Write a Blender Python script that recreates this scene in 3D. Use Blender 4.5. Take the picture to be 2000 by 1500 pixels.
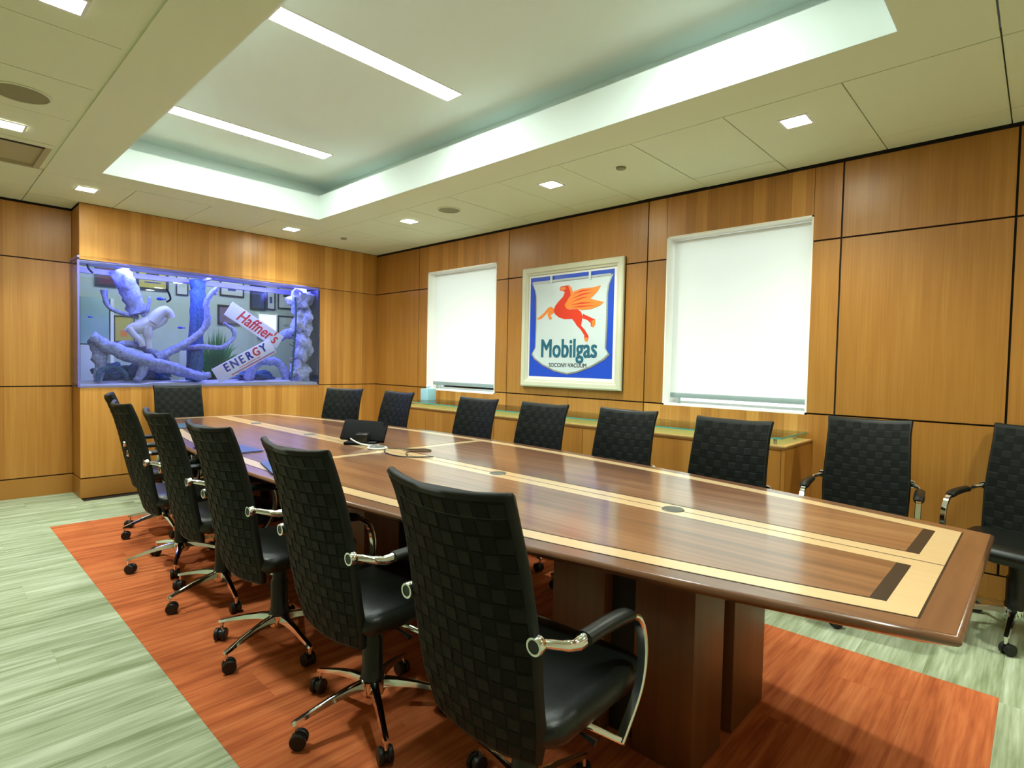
import bpy, bmesh, math, random
from mathutils import Vector, Matrix, noise
random.seed(7)
PI = math.pi
for o in list(bpy.data.objects): bpy.data.objects.remove(o)
sc = bpy.context.scene
C = sc.collection

# ------------------------------------------------------------------ camera
def cam_axes(yaw, pitch, roll):
    f = Vector((math.sin(yaw)*math.cos(pitch), math.cos(yaw)*math.cos(pitch), math.sin(pitch)))
    r = Vector((math.cos(yaw), -math.sin(yaw), 0)); u = r.cross(f)
    return (math.cos(roll)*r + math.sin(roll)*u, -math.sin(roll)*r + math.cos(roll)*u, f)
cr, cu, cf = cam_axes(math.radians(46.758), math.radians(-1.961), math.radians(1.192))
cd = bpy.data.cameras.new('camera'); cam = bpy.data.objects.new('camera', cd); C.objects.link(cam)
cd.sensor_width = 36; cd.lens = 1103/2000*36; cd.clip_start = 0.02
m = Matrix((cr, cu, -cf)).transposed().to_4x4(); m.translation = Vector((0, 0, 1.28))
cam.matrix_world = m
sc.camera = cam
# ------------------------------------------------------------------ world, exposure
w = bpy.data.worlds.new('world'); sc.world = w; w.use_nodes = True
bg = w.node_tree.nodes['Background']; bg.inputs[0].default_value = (0.93, 0.98, 1.0, 1); bg.inputs[1].default_value = 1.08
sc.view_settings.view_transform = 'Standard'; sc.view_settings.look = 'None'
sc.view_settings.gamma = 1; sc.view_settings.exposure = 1.6; sc.view_settings.use_curve_mapping = False
LIN, DOWN, SPOT = 16.5, 44.0, 36.0          # strength of the linear ceiling lamps and of the square downlights
LAMPC = (0.90, 1.0, 0.96)
BLUE = (0.23, 0.26, 1.0)

# ------------------------------------------------------------------ materials
def newmat(name):
    m = bpy.data.materials.new(name); m.use_nodes = True
    nt = m.node_tree; b = nt.nodes['Principled BSDF']
    return m, nt, b
def N(nt, t, **k):
    n = nt.nodes.new(t)
    for a, v in k.items(): setattr(n, a, v)
    return n
def mat(name, col, rough=0.5, metal=0.0, spec=0.5, emis=None, es=0, coat=0, coatr=0.1, bump=0, bscale=60, var=0):
    m, nt, b = newmat(name)
    b.inputs['Base Color'].default_value = (*col, 1); b.inputs['Roughness'].default_value = rough
    b.inputs['Metallic'].default_value = metal; b.inputs['Specular IOR Level'].default_value = spec
    b.inputs['Coat Weight'].default_value = coat; b.inputs['Coat Roughness'].default_value = coatr
    if emis:
        b.inputs['Emission Color'].default_value = (*emis, 1); b.inputs['Emission Strength'].default_value = es
    if bump or var:
        g = N(nt, 'ShaderNodeNewGeometry'); n = N(nt, 'ShaderNodeTexNoise'); n.inputs['Scale'].default_value = bscale; n.inputs['Detail'].default_value = 4
        nt.links.new(g.outputs['Position'], n.inputs['Vector'])
        if bump:
            bp = N(nt, 'ShaderNodeBump'); bp.inputs['Strength'].default_value = bump; bp.inputs['Distance'].default_value = 0.004
            nt.links.new(n.outputs['Fac'], bp.inputs['Height']); nt.links.new(bp.outputs[0], b.inputs['Normal'])
        if var:
            mr = N(nt, 'ShaderNodeMapRange'); mr.inputs[1].default_value = .3; mr.inputs[2].default_value = .7
            mr.inputs[3].default_value = 1-var; mr.inputs[4].default_value = 1+var
            nt.links.new(n.outputs['Fac'], mr.inputs[0])
            mx = N(nt, 'ShaderNodeVectorMath', operation='SCALE'); mx.inputs[0].default_value = col
            nt.links.new(mr.outputs[0], mx.inputs['Scale']); nt.links.new(mx.outputs[0], b.inputs['Base Color'])
    return m
def math_(nt, op, a, b=None, c=None):
    n = N(nt, 'ShaderNodeMath', operation=op)
    for i, v in enumerate((a, b, c)):
        if v is None: continue
        if isinstance(v, (int, float)): n.inputs[i].default_value = v
        else: nt.links.new(v, n.inputs[i])
    return n.outputs[0]
def wood(name, cols, axis, leaf=0.0, leafamt=0.0, grain=(60, 1.2), rough=0.4, coat=0.0, coatr=0.15, amt=0.5, objvar=0.06, figure=0.0):
    """veneer: 'axis' = grain direction ('x','y','z'); leaves of width 'leaf' laid side by side; world coordinates"""
    m, nt, b = newmat(name)
    g = N(nt, 'ShaderNodeNewGeometry'); s = N(nt, 'ShaderNodeSeparateXYZ'); nt.links.new(g.outputs['Position'], s.inputs[0])
    X, Y, Z = s.outputs
    if axis == 'z': along, across, third = Z, math_(nt, 'ADD', X, Y), 0.0
    elif axis == 'y': along, across, third = Y, X, Z
    else: along, across, third = X, Y, Z
    oi = N(nt, 'ShaderNodeObjectInfo')
    cb = N(nt, 'ShaderNodeCombineXYZ')
    nt.links.new(math_(nt, 'MULTIPLY', across, grain[0]), cb.inputs[0])
    nt.links.new(math_(nt, 'MULTIPLY', along, grain[1]), cb.inputs[1])
    n1 = N(nt, 'ShaderNodeTexNoise'); n1.inputs['Scale'].default_value = 1; n1.inputs['Detail'].default_value = 3
    nt.links.new(cb.outputs[0], n1.inputs['Vector'])
    cb2 = N(nt, 'ShaderNodeCombineXYZ')
    nt.links.new(math_(nt, 'MULTIPLY', across, grain[0]*.16), cb2.inputs[0])
    nt.links.new(math_(nt, 'MULTIPLY', along, grain[1]*.5), cb2.inputs[1])
    n2 = N(nt, 'ShaderNodeTexNoise'); n2.inputs['Scale'].default_value = 1; n2.inputs['Detail'].default_value = 2; n2.inputs['Distortion'].default_value = figure
    nt.links.new(cb2.outputs[0], n2.inputs['Vector'])
    v = math_(nt, 'ADD', math_(nt, 'MULTIPLY', n1.outputs['Fac'], .5), math_(nt, 'MULTIPLY', n2.outputs['Fac'], .5))
    v = math_(nt, 'ADD', math_(nt, 'MULTIPLY', math_(nt, 'SUBTRACT', v, .5), amt*3.2), .5)
    if leaf:
        fl = math_(nt, 'FLOOR', math_(nt, 'DIVIDE', across, leaf))
        wn = N(nt, 'ShaderNodeTexWhiteNoise', noise_dimensions='1D'); nt.links.new(fl, wn.inputs['W'])
        v = math_(nt, 'ADD', v, math_(nt, 'MULTIPLY', math_(nt, 'SUBTRACT', wn.outputs['Value'], .5), leafamt))
    v = math_(nt, 'ADD', v, math_(nt, 'MULTIPLY', math_(nt, 'SUBTRACT', oi.outputs['Random'], .5), objvar*2))
    r = N(nt, 'ShaderNodeValToRGB'); nt.links.new(v, r.inputs[0])
    r.color_ramp.elements[0].color = (*cols[0], 1); r.color_ramp.elements[1].color = (*cols[2], 1)
    e = r.color_ramp.elements.new(.5); e.color = (*cols[1], 1)
    r.color_ramp.elements[0].position = .05; r.color_ramp.elements[2].position = .95
    nt.links.new(r.outputs[0], b.inputs['Base Color'])
    b.inputs['Roughness'].default_value = rough
    b.inputs['Coat Weight'].default_value = coat; b.inputs['Coat Roughness'].default_value = coatr
    return m
def carpet(name, cols, rowamt=.25):
    m, nt, b = newmat(name)
    g = N(nt, 'ShaderNodeNewGeometry'); s = N(nt, 'ShaderNodeSeparateXYZ'); nt.links.new(g.outputs['Position'], s.inputs[0])
    oi = N(nt, 'ShaderNodeObjectInfo')
    vals = []
    for sx, sy, off in ((2.2, 26, 0), (5, 90, 3), (.8, 9, 7)):
        cb = N(nt, 'ShaderNodeCombineXYZ')
        nt.links.new(math_(nt, 'ADD', math_(nt, 'MULTIPLY', s.outputs[0], sx), math_(nt, 'MULTIPLY', oi.outputs['Random'], 37)), cb.inputs[0])
        nt.links.new(math_(nt, 'MULTIPLY', s.outputs[1], sy), cb.inputs[1]); cb.inputs[2].default_value = off
        n = N(nt, 'ShaderNodeTexNoise'); n.inputs['Scale'].default_value = 1; n.inputs['Detail'].default_value = 3
        nt.links.new(cb.outputs[0], n.inputs['Vector']); vals.append(n.outputs['Fac'])
    v = math_(nt, 'ADD', math_(nt, 'MULTIPLY', vals[0], .45), math_(nt, 'MULTIPLY', vals[1], .25))
    v = math_(nt, 'ADD', v, math_(nt, 'MULTIPLY', vals[2], .3))
    v = math_(nt, 'ADD', math_(nt, 'MULTIPLY', math_(nt, 'SUBTRACT', v, .5), 3.8), .5)
    v = math_(nt, 'ADD', v, math_(nt, 'MULTIPLY', math_(nt, 'SUBTRACT', oi.outputs['Random'], .5), rowamt))
    r = N(nt, 'ShaderNodeValToRGB'); nt.links.new(v, r.inputs[0])
    r.color_ramp.elements[0].color = (*cols[0], 1); r.color_ramp.elements[1].color = (*cols[2], 1)
    e = r.color_ramp.elements.new(.5); e.color = (*cols[1], 1)
    nt.links.new(r.outputs[0], b.inputs['Base Color'])
    b.inputs['Roughness'].default_value = .95; b.inputs['Specular IOR Level'].default_value = .1
    f = N(nt, 'ShaderNodeTexNoise'); f.inputs['Scale'].default_value = 400
    nt.links.new(g.outputs['Position'], f.inputs['Vector'])
    bp = N(nt, 'ShaderNodeBump'); bp.inputs['Strength'].default_value = .3; bp.inputs['Distance'].default_value = .004
    nt.links.new(f.outputs['Fac'], bp.inputs['Height']); nt.links.new(bp.outputs[0], b.inputs['Normal'])
    return m
def glassmat(name, tint=(1, 1, 1), refl=1.0):
    m = bpy.data.materials.new(name); m.use_nodes = True; nt = m.node_tree; nt.nodes.clear()
    out = N(nt, 'ShaderNodeOutputMaterial'); t = N(nt, 'ShaderNodeBsdfTransparent'); t.inputs[0].default_value = (*tint, 1)
    g = N(nt, 'ShaderNodeBsdfGlossy'); g.inputs['Roughness'].default_value = .02
    fr = N(nt, 'ShaderNodeFresnel'); fr.inputs[0].default_value = 1.45
    mx = N(nt, 'ShaderNodeMixShader'); nt.links.new(math_(nt, 'MULTIPLY', fr.outputs[0], refl), mx.inputs[0])
    nt.links.new(t.outputs[0], mx.inputs[1]); nt.links.new(g.outputs[0], mx.inputs[2]); nt.links.new(mx.outputs[0], out.inputs[0])
    return m
def emit(name, col, s):
    m = bpy.data.materials.new(name); m.use_nodes = True; nt = m.node_tree; nt.nodes.clear()
    out = N(nt, 'ShaderNodeOutputMaterial'); e = N(nt, 'ShaderNodeEmission'); e.inputs[0].default_value = (*col, 1); e.inputs[1].default_value = s
    nt.links.new(e.outputs[0], out.inputs[0]); return m
WC = [(.33, .135, .022), (.47, .205, .036), (.60, .30, .068)]
M = dict(
    wallwood=wood('wall_veneer', WC, 'z', leaf=.085, leafamt=.55, grain=(95, 1.6), rough=.38, amt=.42),
    backwood_lit=wood('back_wall_veneer_lit', [(.41, .175, .03), (.56, .255, .05), (.70, .37, .09)], 'z', leaf=.085, leafamt=.6, grain=(95, 1.6), rough=.38, amt=.42),  # wall veneer with the brighter light on the back wall put into its colours
    wallplain=wood('wall_veneer_quiet', [(.28, .115, .018), (.40, .175, .029), (.51, .255, .055)], 'z', leaf=.16, leafamt=.16, grain=(110, 2.0), rough=.38, amt=.38),
    basewood=wood('baseboard_veneer', [(.32, .13, .022), (.44, .195, .036), (.54, .26, .055)], 'x', grain=(70, 1.4), rough=.42, amt=.35),
    seam=mat('seam_black', (.012, .007, .004), .7),
    tbar=mat('ceiling_grid', (.40, .40, .28), .8), pocket=mat('pocket_paint', (.46, .42, .26), .8),
    tile=mat('ceiling_tile', (.79, .86, .66), .9, bump=.25, bscale=250, var=.02),
    soffit=mat('soffit_paint', (.78, .85, .65), .85),
    tray=mat('tray_paint', (.80, .90, .84), .8),
    walnut=wood('walnut', [(.095, .034, .013), (.22, .088, .035), (.36, .175, .08)], 'y', leaf=.21, leafamt=.14, grain=(34, .9), rough=.32, coat=1.0, coatr=.15, amt=.75, figure=1.0, objvar=.03),
    walnutedge=wood('walnut_border', [(.10, .038, .016), (.17, .07, .03), (.26, .12, .056)], 'y', grain=(48, 1.1), rough=.33, coat=1.0, coatr=.15, amt=.5, objvar=.0),
    walnutend=wood('walnut_end_border', [(.10, .036, .015), (.19, .075, .032), (.28, .125, .056)], 'x', grain=(30, 2.2), rough=.35, coat=1.0, coatr=.15, amt=.5, objvar=.0, figure=1.2),
    maple=wood('maple', [(.66, .44, .22), (.76, .54, .29), (.84, .64, .38)], 'y', grain=(50, 1.4), rough=.32, coat=1.0, coatr=.15, amt=.3, objvar=.02),
    wenge=mat('dark_inlay', (.020, .012, .007), .4, spec=.3, coat=.25, coatr=.2),
    pedwood=wood('pedestal_veneer', [(.10, .034, .009), (.15, .054, .014), (.20, .078, .022)], 'z', grain=(60, 1.5), rough=.4, amt=.4),
    credwood=wood('credenza_veneer', WC, 'z', leaf=.12, leafamt=.3, grain=(95, 1.6), rough=.38, amt=.4),
    credtop=wood('credenza_top', [(.52, .30, .09), (.60, .37, .13), (.68, .44, .17)], 'y', grain=(80, 1.4), rough=.35, amt=.3),
    leather=mat('black_leather', (.005, .007, .0055), .36, spec=.4, bump=.15, bscale=300),
    weave_a=mat('woven_strap_light', (.0050, .0075, .0055), .6, spec=.2, bump=.3, bscale=500),
    weave_b=mat('woven_strap_dark', (.0028, .0042, .003), .62, spec=.16, bump=.3, bscale=500),
    backedge=mat('back_edge', (.005, .007, .005), .5, spec=.3),
    plastic=mat('black_plastic', (.008, .008, .008), .35, spec=.5),
    castor=mat('castor_rubber', (.012, .012, .012), .45, spec=.4),
    chrome=mat('chrome', (.82, .83, .82), .09, metal=1),
    alu=mat('brushed_metal', (.55, .56, .54), .28, metal=1),
    grommet=mat('grommet_grey', (.10, .10, .085), .4, spec=.5),
    white=mat('white_paint', (.86, .87, .85), .6),
    lining=mat('window_lining', (.96, .95, .90), .6),
    frame=mat('cream_frame', (.66, .66, .50), .35, coat=.3, coatr=.2),
    mat_=mat('picture_mat', (.86, .87, .87), .6),
    pblue=mat('sign_blue', (.012, .075, .60), .35, coat=.4),
    psh=mat('sign_white', (.62, .72, .74), .3, coat=.4),
    psil=mat('sign_silver', (.50, .54, .52), .3, metal=.6),
    pred=mat('sign_red', (.72, .045, .015), .35), pora=mat('sign_orange', (.86, .26, .045), .35),
    pteal=mat('sign_teal', (.02, .13, .20), .35), pdark=mat('sign_dark', (.03, .035, .04), .4),
    blackp=mat('device_black', (.004, .004, .005), .6, spec=.12),
    folder=mat('navy_folder', (.025, .06, .20), .4, spec=.5),
    folder2=mat('slate_folder', (.03, .07, .11), .4, spec=.5),
    paper=mat('cable_white', (.75, .78, .76), .5),
    cable=mat('cable_brown', (.10, .07, .03), .5),
    bar=mat('shade_bar', (.25, .32, .32), .4),
    lgrey=mat('speaker_grille', (.33, .32, .20), .8, bump=.6, bscale=900),
    slot=mat('slot_black', (.006, .006, .005), .8),
    drift=mat('driftwood', (.30, .34, .54), .8, bump=.9, bscale=45, var=.35),
    driftd=mat('dark_driftwood', (.06, .13, .24), .8, bump=.9, bscale=50, var=.4),
    rock=mat('lilac_rock', (.44, .46, .64), .85, bump=1.0, bscale=35, var=.35),
    pale=mat('pale_rock', (.56, .57, .58), .85, bump=.3, bscale=20),
    sand=mat('aquarium_sand', (.62, .62, .70), .9, bump=.6, bscale=200),
    rim=mat('aquarium_rim', (.36, .34, .66), .3),
    fish=mat('blue_fish', (.03, .06, .55), .4), green=mat('grass_leaf', (.03, .30, .05), .5), leafb=mat('water_weed', (.03, .14, .12), .5),
    rowall=mat('pale_green_wall', (.50, .58, .50), .8), rofloor=mat('grey_floor', (.35, .36, .36), .8),
    rodark=mat('dark_frame', (.03, .03, .035), .5), romar=mat('maroon_print', (.14, .04, .08), .6), royel=mat('yellow_print', (.55, .48, .12), .6),
    rocream=mat('cream_print', (.60, .64, .58), .6), ronavy=mat('navy_print', (.05, .08, .14), .6), ropan=mat('glass_panel', (.33, .50, .50), .4),
    ropurple=mat('purple_print', (.20, .15, .24), .6), signw=mat('board_white', (.85, .85, .9), .5), signr=mat('letter_red', (.75, .03, .06), .4), signb=mat('letter_blue', (.015, .02, .38), .4),
    tissue=mat('tissue_box', (.30, .52, .62), .6), tissuew=mat('tissue', (.8, .86, .9), .8), pink=mat('pink_decor', (.7, .2, .35), .6),
    paint=mat('cream_wall_paint', (.62, .56, .40), .8), doorw=wood('door_veneer', WC, 'z', leaf=.2, leafamt=.2, grain=(90, 1.5), rough=.4),
    carp=carpet('sage_carpet', [(.22, .265, .14), (.38, .435, .285), (.55, .61, .45)]),
    rug=carpet('rust_carpet', [(.36, .085, .030), (.56, .15, .052), (.70, .225, .085)], .22),
)
M['post'] = mat('violet_post', (.16, .15, .50), .25)
M['navyp'] = mat('navy_panel', (.015, .02, .08), .4)
M['glass'] = glassmat('window_glass', (.97, 1, .98))
M['tank'] = glassmat('tank_glass', (.90, .93, 1.0), .8)
M['gshelf'] = glassmat('shelf_glass', (.80, .97, .92), 1.0)
M['gedge'] = mat('glass_edge', (.10, .45, .36), .15, spec=.8)
M['lin'] = emit('linear_lamp', LAMPC, LIN); M['down'] = emit('downlight_lamp', (.95, 1.0, .85), DOWN)
M['blue'] = emit('aquarium_lamp', BLUE, 40); M['office'] = emit('office_lamp', (.95, 1, .92), 2.6); M['owin'] = emit('office_window', (.95, 1, .85), .55)
# roller shade fabric: translucent
m_ = bpy.data.materials.new('shade_fabric'); m_.use_nodes = True; nt = m_.node_tree; nt.nodes.clear()
o_ = N(nt, 'ShaderNodeOutputMaterial'); d_ = N(nt, 'ShaderNodeBsdfDiffuse'); t_ = N(nt, 'ShaderNodeBsdfTranslucent'); mx = N(nt, 'ShaderNodeMixShader')
d_.inputs[0].default_value = (.82, .84, .80, 1); t_.inputs[0].default_value = (.88, .92, .88, 1); mx.inputs[0].default_value = .36
nt.links.new(d_.outputs[0], mx.inputs[1]); nt.links.new(t_.outputs[0], mx.inputs[2]); nt.links.new(mx.outputs[0], o_.inputs[0]); M['fabric'] = m_

# ------------------------------------------------------------------ mesh helpers
class MB:
    def __init__(s): s.v = []; s.f = []; s.mi = []; s.mats = []; s.sm = []
    def _m(s, m):
        if m not in s.mats: s.mats.append(m)
        return s.mats.index(m)
    def add(s, vs, fs, m, smooth=False, T=None):
        o = len(s.v); mi = s._m(m)
        for v in vs: s.v.append(tuple(T @ Vector(v)) if T else tuple(v))
        for f in fs: s.f.append(tuple(i+o for i in f)); s.mi.append(mi); s.sm.append(smooth)
    def box(s, x0, x1, y0, y1, z0, z1, m, bev=0, T=None):
        if bev <= 0:
            vs = [(x, y, z) for x in (x0, x1) for y in (y0, y1) for z in (z0, z1)]
            s.add(vs, [(0, 1, 3, 2), (4, 6, 7, 5), (0, 4, 5, 1), (2, 3, 7, 6), (0, 2, 6, 4), (1, 5, 7, 3)], m, T=T)
        else:
            bm = bmesh.new(); bmesh.ops.create_cube(bm, size=1)
            for v in bm.verts: v.co = Vector(((x0+x1)/2+v.co.x*(x1-x0), (y0+y1)/2+v.co.y*(y1-y0), (z0+z1)/2+v.co.z*(z1-z0)))
            bmesh.ops.bevel(bm, geom=bm.edges[:]+bm.verts[:], offset=bev, segments=2, affect='EDGES', profile=.5)
            s.bm(bm, m, True, T)
    def bm(s, bm, m, smooth=False, T=None):
        bm.verts.ensure_lookup_table(); bm.verts.index_update()
        s.add([v.co.copy() for v in bm.verts], [[v.index for v in f.verts] for f in bm.faces], m, smooth, T); bm.free()
    def rings(s, rings, m, cap=True, closed=False, smooth=True, T=None):
        n = len(rings[0]); vs = [p for r in rings for p in r]; fs = []
        R = len(rings)
        for i in range(R if closed else R-1):
            for j in range(n):
                a = i*n+j; b = i*n+(j+1) % n; c = ((i+1) % R)*n+(j+1) % n; d = ((i+1) % R)*n+j
                fs.append((a, b, c, d))
        if cap and not closed: fs.append(tuple(reversed(range(n)))); fs.append(tuple((R-1)*n+j for j in range(n)))
        s.add(vs, fs, m, smooth, T)
    def tube(s, pts, rad, m, n=10, cap=True, sx=1.0, sy=1.0, up=(0, 0, 1), T=None, closed=False):
        pts = [Vector(p) for p in pts]; k = len(pts)
        if isinstance(rad, (int, float)): rad = [rad]*k
        rings = []
        side0 = None
        for i, p in enumerate(pts):
            a = pts[i-1] if (i > 0 or closed) else p; b = pts[(i+1) % k] if (i < k-1 or closed) else p
            t = (b-a).normalized(); u = Vector(up)
            sd = t.cross(u)
            if sd.length < .08: sd = side0 if side0 is not None else t.cross(Vector((1, 0, 0)))
            sd = sd.normalized()
            if side0 is not None and sd.dot(side0) < 0: sd = -sd
            side0 = sd; nn = sd.cross(t).normalized()
            rings.append([p + (sd*math.cos(q*2*PI/n)*sx + nn*math.sin(q*2*PI/n)*sy)*rad[i] for q in range(n)])
        s.rings(rings, m, cap, closed, True, T)
    def bar(s, pts, wid, th, m, wax=(0, 1, 0), T=None):
        """flat bar of width 'wid' along wax, thickness th in the path plane"""
        pts = [Vector(p) for p in pts]; rings = []; W = Vector(wax); k = len(pts)
        for i, p in enumerate(pts):
            t = (pts[min(i+1, k-1)]-pts[max(i-1, 0)]).normalized(); nn = t.cross(W).normalized(); ww = nn.cross(t).normalized()
            a, b = wid/2, th/2
            rings.append([p+ww*x+nn*y for x, y in ((-a, -b*.4), (-a*.8, -b), (a*.8, -b), (a, -b*.4), (a, b*.4), (a*.8, b), (-a*.8, b), (-a, b*.4))])
        s.rings(rings, m, True, False, True, T)
    def lathe(s, prof, m, n=24, T=None, smooth=True, cap=True):
        rings = [[(r*math.cos(q*2*PI/n), r*math.sin(q*2*PI/n), z) for q in range(n)] for r, z in prof]
        s.rings(rings, m, cap, False, smooth, T)
    def prism(s, poly, z0, z1, m, T=None, smooth=False):
        n = len(poly); vs = [(x, y, z0) for x, y in poly]+[(x, y, z1) for x, y in poly]
        s.add(vs, [tuple(reversed(range(n))), tuple(range(n, 2*n))]+[(i, (i+1) % n, n+(i+1) % n, n+i) for i in range(n)], m, smooth, T)
    def build(s, name, parent=None, sharp=40):
        me = bpy.data.meshes.new(name); me.from_pydata(s.v, [], s.f)
        for m in s.mats: me.materials.append(m)
        for p, mi, sm in zip(me.polygons, s.mi, s.sm): p.material_index = mi; p.use_smooth = sm
        bm = bmesh.new(); bm.from_mesh(me); bmesh.ops.recalc_face_normals(bm, faces=bm.faces)
        for e in bm.edges:
            if len(e.link_faces) == 2 and e.calc_face_angle(0) > math.radians(sharp): e.smooth = False
        bm.to_mesh(me); bm.free()
        o = bpy.data.objects.new(name, me); C.objects.link(o)
        if parent: o.parent = parent
        return o
def tag(o, label=None, cat=None, group=None, kind=None):
    if label: o['label'] = label
    if cat: o['category'] = cat
    if group: o['group'] = group
    if kind: o['kind'] = kind
    return o
def empty(name, loc=(0, 0, 0), rz=0, label=None, cat=None, group=None, kind=None):
    o = bpy.data.objects.new(name, None); C.objects.link(o); o.location = loc; o.rotation_euler = (0, 0, rz); o.empty_display_size = .1
    return tag(o, label, cat, group, kind)
def boxobj(name, b, m, parent=None, bev=0):
    q = MB(); q.box(*b, m, bev); return q.build(name, parent)
def copytree(o, parent=None):
    c = o.copy(); C.objects.link(c)
    if parent: c.parent = parent
    for ch in [x for x in bpy.data.objects if x.parent == o]: copytree(ch, c)
    return c
KIDS = {}
def rrect(hx, hy, r, n=5):
    pts = []
    for cx, cy, a0 in ((hx-r, hy-r, 0), (-hx+r, hy-r, 90), (-hx+r, -hy+r, 180), (hx-r, -hy+r, 270)):
        for i in range(n+1):
            a = math.radians(a0+90*i/n); pts.append((cx+r*math.cos(a), cy+r*math.sin(a)))
    return pts
def spl(pts, n=6):
    P = [Vector(p) for p in pts]; out = []
    for i in range(len(P)-1):
        p0 = P[max(i-1, 0)]; p1 = P[i]; p2 = P[i+1]; p3 = P[min(i+2, len(P)-1)]
        for k in range(n):
            t = k/n
            out.append(.5*((2*p1)+(-p0+p2)*t+(2*p0-5*p1+4*p2-p3)*t*t+(-p0+3*p1-3*p2+p3)*t**3))
    out.append(P[-1]); return out
def interp(x, tab):
    if x <= tab[0][0]: return tab[0][1]
    for (a, va), (b, vb) in zip(tab, tab[1:]):
        if x <= b: return va+(vb-va)*(x-a)/(b-a)
    return tab[-1][1]
def text_mesh(txt, size, m, name, parent, T, ext=.002, shear=0, bold=0, sx=1.0):
    cu_ = bpy.data.curves.new(name, 'FONT'); cu_.body = txt; cu_.size = size; cu_.extrude = ext; cu_.shear = shear
    cu_.align_x = 'CENTER'; cu_.align_y = 'CENTER'; cu_.resolution_u = 3
    t = bpy.data.objects.new(name, cu_); C.objects.link(t); bpy.context.view_layer.update()
    me = bpy.data.meshes.new_from_object(t); bpy.data.objects.remove(t)
    if bold:
        bm = bmesh.new()
        for k, (dx, dy) in enumerate(((-1, -.5), (1, .5), (1, -.5), (-1, .5))):
            m2 = me.copy(); m2.transform(Matrix.Translation((dx*bold, dy*bold, k*.00004))); bm.from_mesh(m2); bpy.data.meshes.remove(m2)
        bm.to_mesh(me); bm.free()
    me.transform(T @ Matrix.Diagonal((sx, 1, 1, 1))); me.materials.clear(); me.materials.append(m); me.name = name
    o = bpy.data.objects.new(name, me); C.objects.link(o); o.parent = parent
    return o
_scaled = {}
def cell(name, b, m, parent):
    """a box that shares one unit mesh per material (pieces of floors, walls and ceilings)"""
    key = m.name
    if key not in _scaled:
        q = MB(); vs = []; e = .004
        q.box(-.5, .5, -.5, .5, -.5, .5, m); me = q.build('unit'); _scaled[key] = me.data; bpy.data.objects.remove(me)
        _scaled[key].name = name
    o = bpy.data.objects.new(name, _scaled[key]); C.objects.link(o); o.parent = parent
    o.location = ((b[0]+b[1])/2, (b[2]+b[3])/2, (b[4]+b[5])/2); o.scale = (b[1]-b[0], b[3]-b[2], b[5]-b[4])
    return o

# ------------------------------------------------------------------ room dimensions
XR, YB, YL, ZC = 4.077, 6.241, 6.591, 2.631
XL, YN, XP = -1.9, -1.6, 1.024
Z1, Z2, Z3 = 2.133, .997, .177
RX0, RX1, RY0, RY1 = .691, 2.94, .079, 5.349

# ---- floor and rug, built of carpet planks
floor = boxobj('floor', (XL-.1, XR+.25, YN-.1, YL+.1, -.12, -.008), M['seam']); tag(floor, kind='structure')
rug = empty('rug', ((RX0+RX1)/2, (RY0+RY1)/2, 0), 0, 'rust orange carpet field of planks inlaid in the sage carpet under the table', 'rug')
rows = 21; rh = (RY1-RY0)/rows
def planks(x0, x1, y0, y1, m, parent, name, phase, L=.98):
    x = x0; first = True
    while x < x1-.02:
        l = (L*phase if first else L); first = False
        if l < .2: l += L*.5
        xe = min(x+l, x1)
        if x1-xe < .18: xe = x1
        cell(name, (x+.0003, xe-.0003, y0+.0003, y1-.0003, -.01, 0.0), m, parent); x = xe
off = rug.location.copy()
rugp = []
for r in range(rows):
    y0 = RY0+r*rh
    before = set(bpy.data.objects)
    planks(RX0, RX1, y0, y0+rh, M['rug'], rug, 'carpet_plank', (.25, .75, .5, 1.0)[(r*3) % 4])
    for o in set(bpy.data.objects)-before: o.location -= off
    planks(XL, RX0, y0, y0+rh, M['carp'], floor, 'carpet_plank', (.6, .35, .9, .15)[(r*3) % 4])
    planks(RX1, XR, y0, y0+rh, M['carp'], floor, 'carpet_plank', (.5, .8, .3, 1.0)[r % 4])
k = 0; y = RY1
while y < YL:
    ye = min(y+rh, YL); planks(XL, XR if ye <= YB+.03 else XP, y, ye, M['carp'], floor, 'carpet_plank', (.6, .3, .9)[k % 3]); y = ye; k += 1
y = RY0
while y > YN:
    ys = max(y-rh, YN); planks(XL, XR, ys, y, M['carp'], floor, 'carpet_plank', (.6, .3, .9)[k % 3]); y = ys; k += 1

# ---- right wall (windows)
W1 = (4.08, 5.195, .972, 2.316); W2 = (1.14, 2.195, .988, 2.306)     # y0 y1 z0 z1
q = MB(); B = XR+.014
def wallseg(y0, y1, z0, z1): q.box(B, XR+.24, y0, y1, z0, z1, M['seam'])
wallseg(YN, W2[0], 0, 2.9); wallseg(W2[1], W1[0], 0, 2.9); wallseg(W1[1], YB+.2, 0, 2.9)
for W_ in (W1, W2): wallseg(W_[0], W_[1], 0, W_[2]); wallseg(W_[0], W_[1], W_[3], 2.9)
wr = tag(q.build('wall_right'), kind='structure')
g, gt = .0055, .0016
def rpanel(y0, y1, z0, z1, m='wallwood', ga=None, gb=None):
    cell('wood_panel', (XR, B-.0005, y0+(ga if ga is not None else g), y1-(gb if gb is not None else g), z0, z1), M[m], wr)
ZT = 2.611
cols = [(5.356, YB, g, 0, 'wallplain'), (3.911, 3.911, 0, 0, ''), (3.132, 3.911, gt, g, 'wallplain'), (2.362, 3.132, g, gt, 'wallplain'),
        (.141, .974, g, g, 'wallplain'), (-.70, .141, g, g, 'wallplain'), (YN, -.70, 0, g, 'wallplain')]
for y0, y1, ga, gb, mm in cols:
    if y0 == y1: continue
    for z0, z1 in ((Z3+g, Z2-g), (Z2+g, Z1-g), (Z1+g, ZT)): rpanel(y0, y1, z0, z1, mm, ga, gb)
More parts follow.
